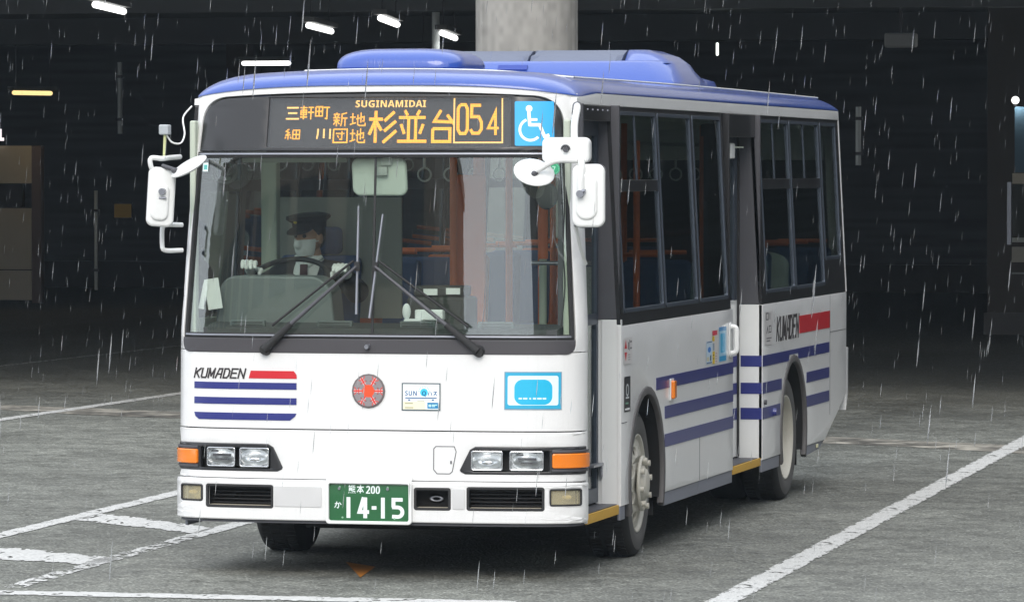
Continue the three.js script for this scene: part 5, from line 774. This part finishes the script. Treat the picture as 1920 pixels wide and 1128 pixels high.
function person(label, hip, opt) {
  const g = thing('person', label, 'person', hip);
  const { turn = 0, jacket, hands, skin, tilt = 0 } = opt, sk = std(skin, 0.55), jk = std(jacket, 0.85);
  const head = [0, 0.66, 0.05], R = new THREE.Matrix4().makeRotationFromEuler(new THREE.Euler(tilt, turn, 0, 'YXZ'));
  const place = (geo) => geo.applyMatrix4(R).translate(...head);
  const sh = 0.19, el = hands.map(([x, y, z], i) => { const s = i ? 1 : -1, S = [s * sh, 0.44, 0.0]; return [(S[0] + x) / 2 + s * 0.07, (S[1] + y) / 2 - 0.1, (S[2] + z) / 2 - 0.02]; });
  const torso = [[[0, 0, 0], [0, 0.2, 0.02], 0.15, 0.14], [[0, 0.2, 0.02], [0, 0.38, 0.02], 0.14, 0.14], [[-0.12, 0.43, 0.0], [0.12, 0.43, 0.0], 0.085, 0.085], [[0, 0.42, 0.0], [0, 0.56, 0.03], 0.062, 0.055], [[0, 0.56, 0.03], [0, 0.64, 0.04], 0.052, 0.05]];
  const legs = []; for (const s of [-1, 1]) legs.push([[s * 0.09, -0.02, 0.02], [s * 0.13, -0.02, 0.42], 0.085, 0.06], [[s * 0.13, -0.02, 0.42], [s * 0.12, -0.4, 0.44], 0.058, 0.042], [[s * 0.12, -0.41, 0.44], [s * 0.13, -0.43, 0.58], 0.04, 0.032]);
  const arms = []; hands.forEach((h, i) => { const s = i ? 1 : -1, w = h.map((v, k) => lerp(v, el[i][k], 0.26)); arms.push([[s * sh, 0.43, 0.0], el[i], 0.058, 0.045], [el[i], w, 0.043, 0.03]); });
  const all = bones([...torso, ...arms, ...legs], 0.05);
  const hg = place(sdf(headField, [-0.12, -0.14, -0.13], [0.12, 0.15, 0.14], 0.004));
  const hnd = hands.map((h, i) => { const q = new THREE.Quaternion().setFromUnitVectors(V(0, 0, 1), V(h[0] - el[i][0], (h[1] - el[i][1]), h[2] - el[i][2]).normalize()); const G = handGeo(0.75).applyMatrix4(new THREE.Matrix4().compose(V(...h), q, V(i ? -1.15 : 1.15, 1.15, 1.15))); if (i) for (const k of ['position', 'normal']) { const A = G.attributes[k]; for (let t = 0; t < A.count; t += 3) { const b = [A.getX(t + 1), A.getY(t + 1), A.getZ(t + 1)]; A.setXYZ(t + 1, A.getX(t + 2), A.getY(t + 2), A.getZ(t + 2)); A.setXYZ(t + 2, ...b); } } return G; });
  obj('body', [sdf(all, [-0.45, -0.5, -0.25], [0.45, 0.72, 0.65], 0.014), hg, ...(opt.gloves ? [] : hnd)], sk, g);
  const coat = bones([...torso.slice(0, 3).map(([a, b, c, d]) => [a, b, c + 0.014, d + 0.014]), [[0, 0.42, -0.01], [0, 0.5, 0.0], 0.075, 0.06], ...arms.map(([a, b, c, d]) => [a, b, c + 0.012, d + 0.012])], 0.05);
  const vee = (x, y, z) => Math.max(coat(x, y, z), -(Math.max(Math.abs(x) - clamp((y - 0.3) * 0.45, 0, 0.075), -(z - 0.08))), y - 0.545);
  obj('jacket', sdf(opt.vee ? vee : (x, y, z) => Math.max(coat(x, y, z), y - 0.53), [-0.45, -0.2, -0.25], [0.45, 0.6, 0.65], 0.011), jk, g);
  const trou = bones(legs.slice(0).map(([a, b, c, d]) => [a, b, c + 0.012, d + 0.012]), 0.04); obj('trousers', sdf(trou, [-0.3, -0.5, -0.15], [0.3, 0.1, 0.65], 0.014), std(lin(0.015, 0.016, 0.02), 0.9), g);
  if (opt.gloves) hnd.forEach((h) => obj('glove', h, M.paper, g));
  const capField = (x, y, z) => Math.max(headField(x, y, z) - (opt.hairThick ?? 0.008), -(y - (z > 0.02 ? 0.055 : -0.04 + 0.3 * (z + 0.05)))); obj('hair', place(sdf((x, y, z) => Math.max(ell(x, y, z, [0, 0.022, -0.012], [0.084, 0.115, 0.103]), -(y - lerp(-0.07, 0.062, clamp((z + 0.06) / 0.1)))), [-0.13, -0.14, -0.14], [0.13, 0.16, 0.14], 0.005)), std(opt.hair, 0.7), g);
  for (const s of [-1, 1]) obj('eye', place(new THREE.SphereGeometry(0.0115, 14, 10).translate(s * 0.031, 0.018, 0.076)), std(lin(0.05, 0.04, 0.035), 0.2), g);
  return { g, place };
}
{
  const { g, place } = person('driver in dark suit, cap and white face mask gripping the steering wheel', [-0.7, 1.18, -1.3], { turn: -0.42, tilt: 0.1, vee: true, gloves: true, jacket: lin(0.02, 0.022, 0.028), skin: lin(0.52, 0.3, 0.2), hair: lin(0.012, 0.01, 0.01), hands: [[-0.2, 0.5, 0.56], [0.335, 0.48, 0.5]] });
  obj('face_mask', place(sdf((x, y, z) => Math.max(headField(x, y + 0.003, z) - 0.009, -(headField(x, y, z) - 0.002), y + 0.002, -(y + 0.098), -z + 0.028), [-0.12, -0.14, -0.02], [0.12, 0.06, 0.14], 0.004)), M.paper, g);
  for (const s of [-1, 1]) obj('mask_loop', place(tube([[s * 0.066, -0.02, 0.035], [s * 0.08, -0.012, 0.0], [s * 0.084, 0.012, -0.02]], 0.003, 16, 6)), M.paper, g);
  { const t = bones([[[0, 0.2, 0.02], [0, 0.38, 0.02], 0.147, 0.147], [[-0.12, 0.43, 0.0], [0.12, 0.43, 0.0], 0.09, 0.09], [[0, 0.42, 0.0], [0, 0.555, 0.03], 0.072, 0.067]], 0.05);
    obj('shirt', [sdf((x, y, z) => Math.max(t(x, y, z), y - 0.56, 0.2 - y, Math.abs(x) - 0.1), [-0.2, 0.15, -0.2], [0.2, 0.62, 0.25], 0.008), rod([-0.075, 0.55, 0.05], [-0.012, 0.5, 0.125], 0.014), rod([0.075, 0.55, 0.05], [0.012, 0.5, 0.125], 0.014)], M.paper, g); }
  obj('tie', placed(box(0.045, 0.24, 0.012, 0, -0.1, 0, 0.005), 0, 0.49, 0.158, 0, -0.12), std(lin(0.08, 0.03, 0.035), 0.7), g);
  const hat = std(lin(0.012, 0.012, 0.015), 0.75);
  obj('cap', place(pod([[0.055, -0.083, 0.083, -0.115, 0.09, 0.08], [0.09, -0.085, 0.085, -0.118, 0.093, 0.08], [0.112, -0.118, 0.118, -0.14, 0.125, 0.11], [0.128, -0.115, 0.115, -0.135, 0.125, 0.11], [0.14, -0.07, 0.07, -0.09, 0.08, 0.07]])), hat, g);
  obj('cap_visor', place(placed(new THREE.SphereGeometry(1, 24, 12, 0, Math.PI * 2, 0, Math.PI / 2).scale(0.082, 0.02, 0.075), 0, 0.05, 0.075, 0, 0.3)), hat, g);
  obj('cap_badge', place(new THREE.SphereGeometry(0.011, 12, 8).scale(1.2, 0.8, 0.5).translate(0, 0.1, 0.112)), std(lin(0.7, 0.55, 0.15), 0.3, { metalness: 0.8 }), g);
}
person('passenger in a pale blue top behind the first rear side window', [0.8, 1.16, -6.3], { turn: 0.2, jacket: lin(0.25, 0.33, 0.38), skin: lin(0.45, 0.28, 0.2), hair: lin(0.02, 0.018, 0.016), hands: [[-0.1, 0.1, 0.3], [0.1, 0.1, 0.3]] });
person('passenger in white seen through the rearmost split side window', [0.8, 1.14, -7.1], { turn: 0.5, jacket: lin(0.6, 0.64, 0.64), skin: lin(0.45, 0.28, 0.2), hair: lin(0.1, 0.09, 0.085), hands: [[-0.1, 0.1, 0.3], [0.1, 0.28, 0.25]] });

// ------------------------------------------------------------------ rain
{
  const R = rng(77), prof = []; for (let i = 0; i <= 8; i++) { const t = i / 8; prof.push(new THREE.Vector2(Math.max(0.00001, Math.sin(Math.PI * Math.pow(t, 0.8)) * 0.0012), (t - 0.5) * 0.075)); }
  const g = new THREE.LatheGeometry(prof, 8), n = 8500, m = new THREE.InstancedMesh(g, phy(lin(0.95, 0.97, 1), 0.05, { transmission: 0.9, thickness: 0.003, ior: 1.33 }), n);
  const fwd = V(0, 0, 0), rt = V(0, 0, 0); camera.updateMatrixWorld(); camera.getWorldDirection(fwd); rt.crossVectors(fwd, V(0, 1, 0)).normalize();
  const q = new THREE.Quaternion().setFromEuler(new THREE.Euler(0.05, 0, -0.1)), mat = new THREE.Matrix4();
  for (let i = 0; i < n; i++) { // scattered through the air over the road, from the kerb by the camera to the terminal mouth
    const z = lerp(21, EDGE + 0.5, R()), x = lerp(-14, 9, R()), y = lerp(0.1, 5, R()), s = 0.7 + 0.6 * R();
    mat.compose(V(x, y, z), q, V(s, s, s)); m.setMatrixAt(i, mat);
  }
  m.name = 'rain'; m.userData = { label: 'falling rain drops in the air around the bus', category: 'rain', kind: 'stuff' }; scene.add(m);
}
// rain veil: thin bright haze in the air
scene.fog = new THREE.FogExp2(new THREE.Color().setRGB(0.72, 0.87, 1.0), 0.0004);
renderer.render(scene, camera);
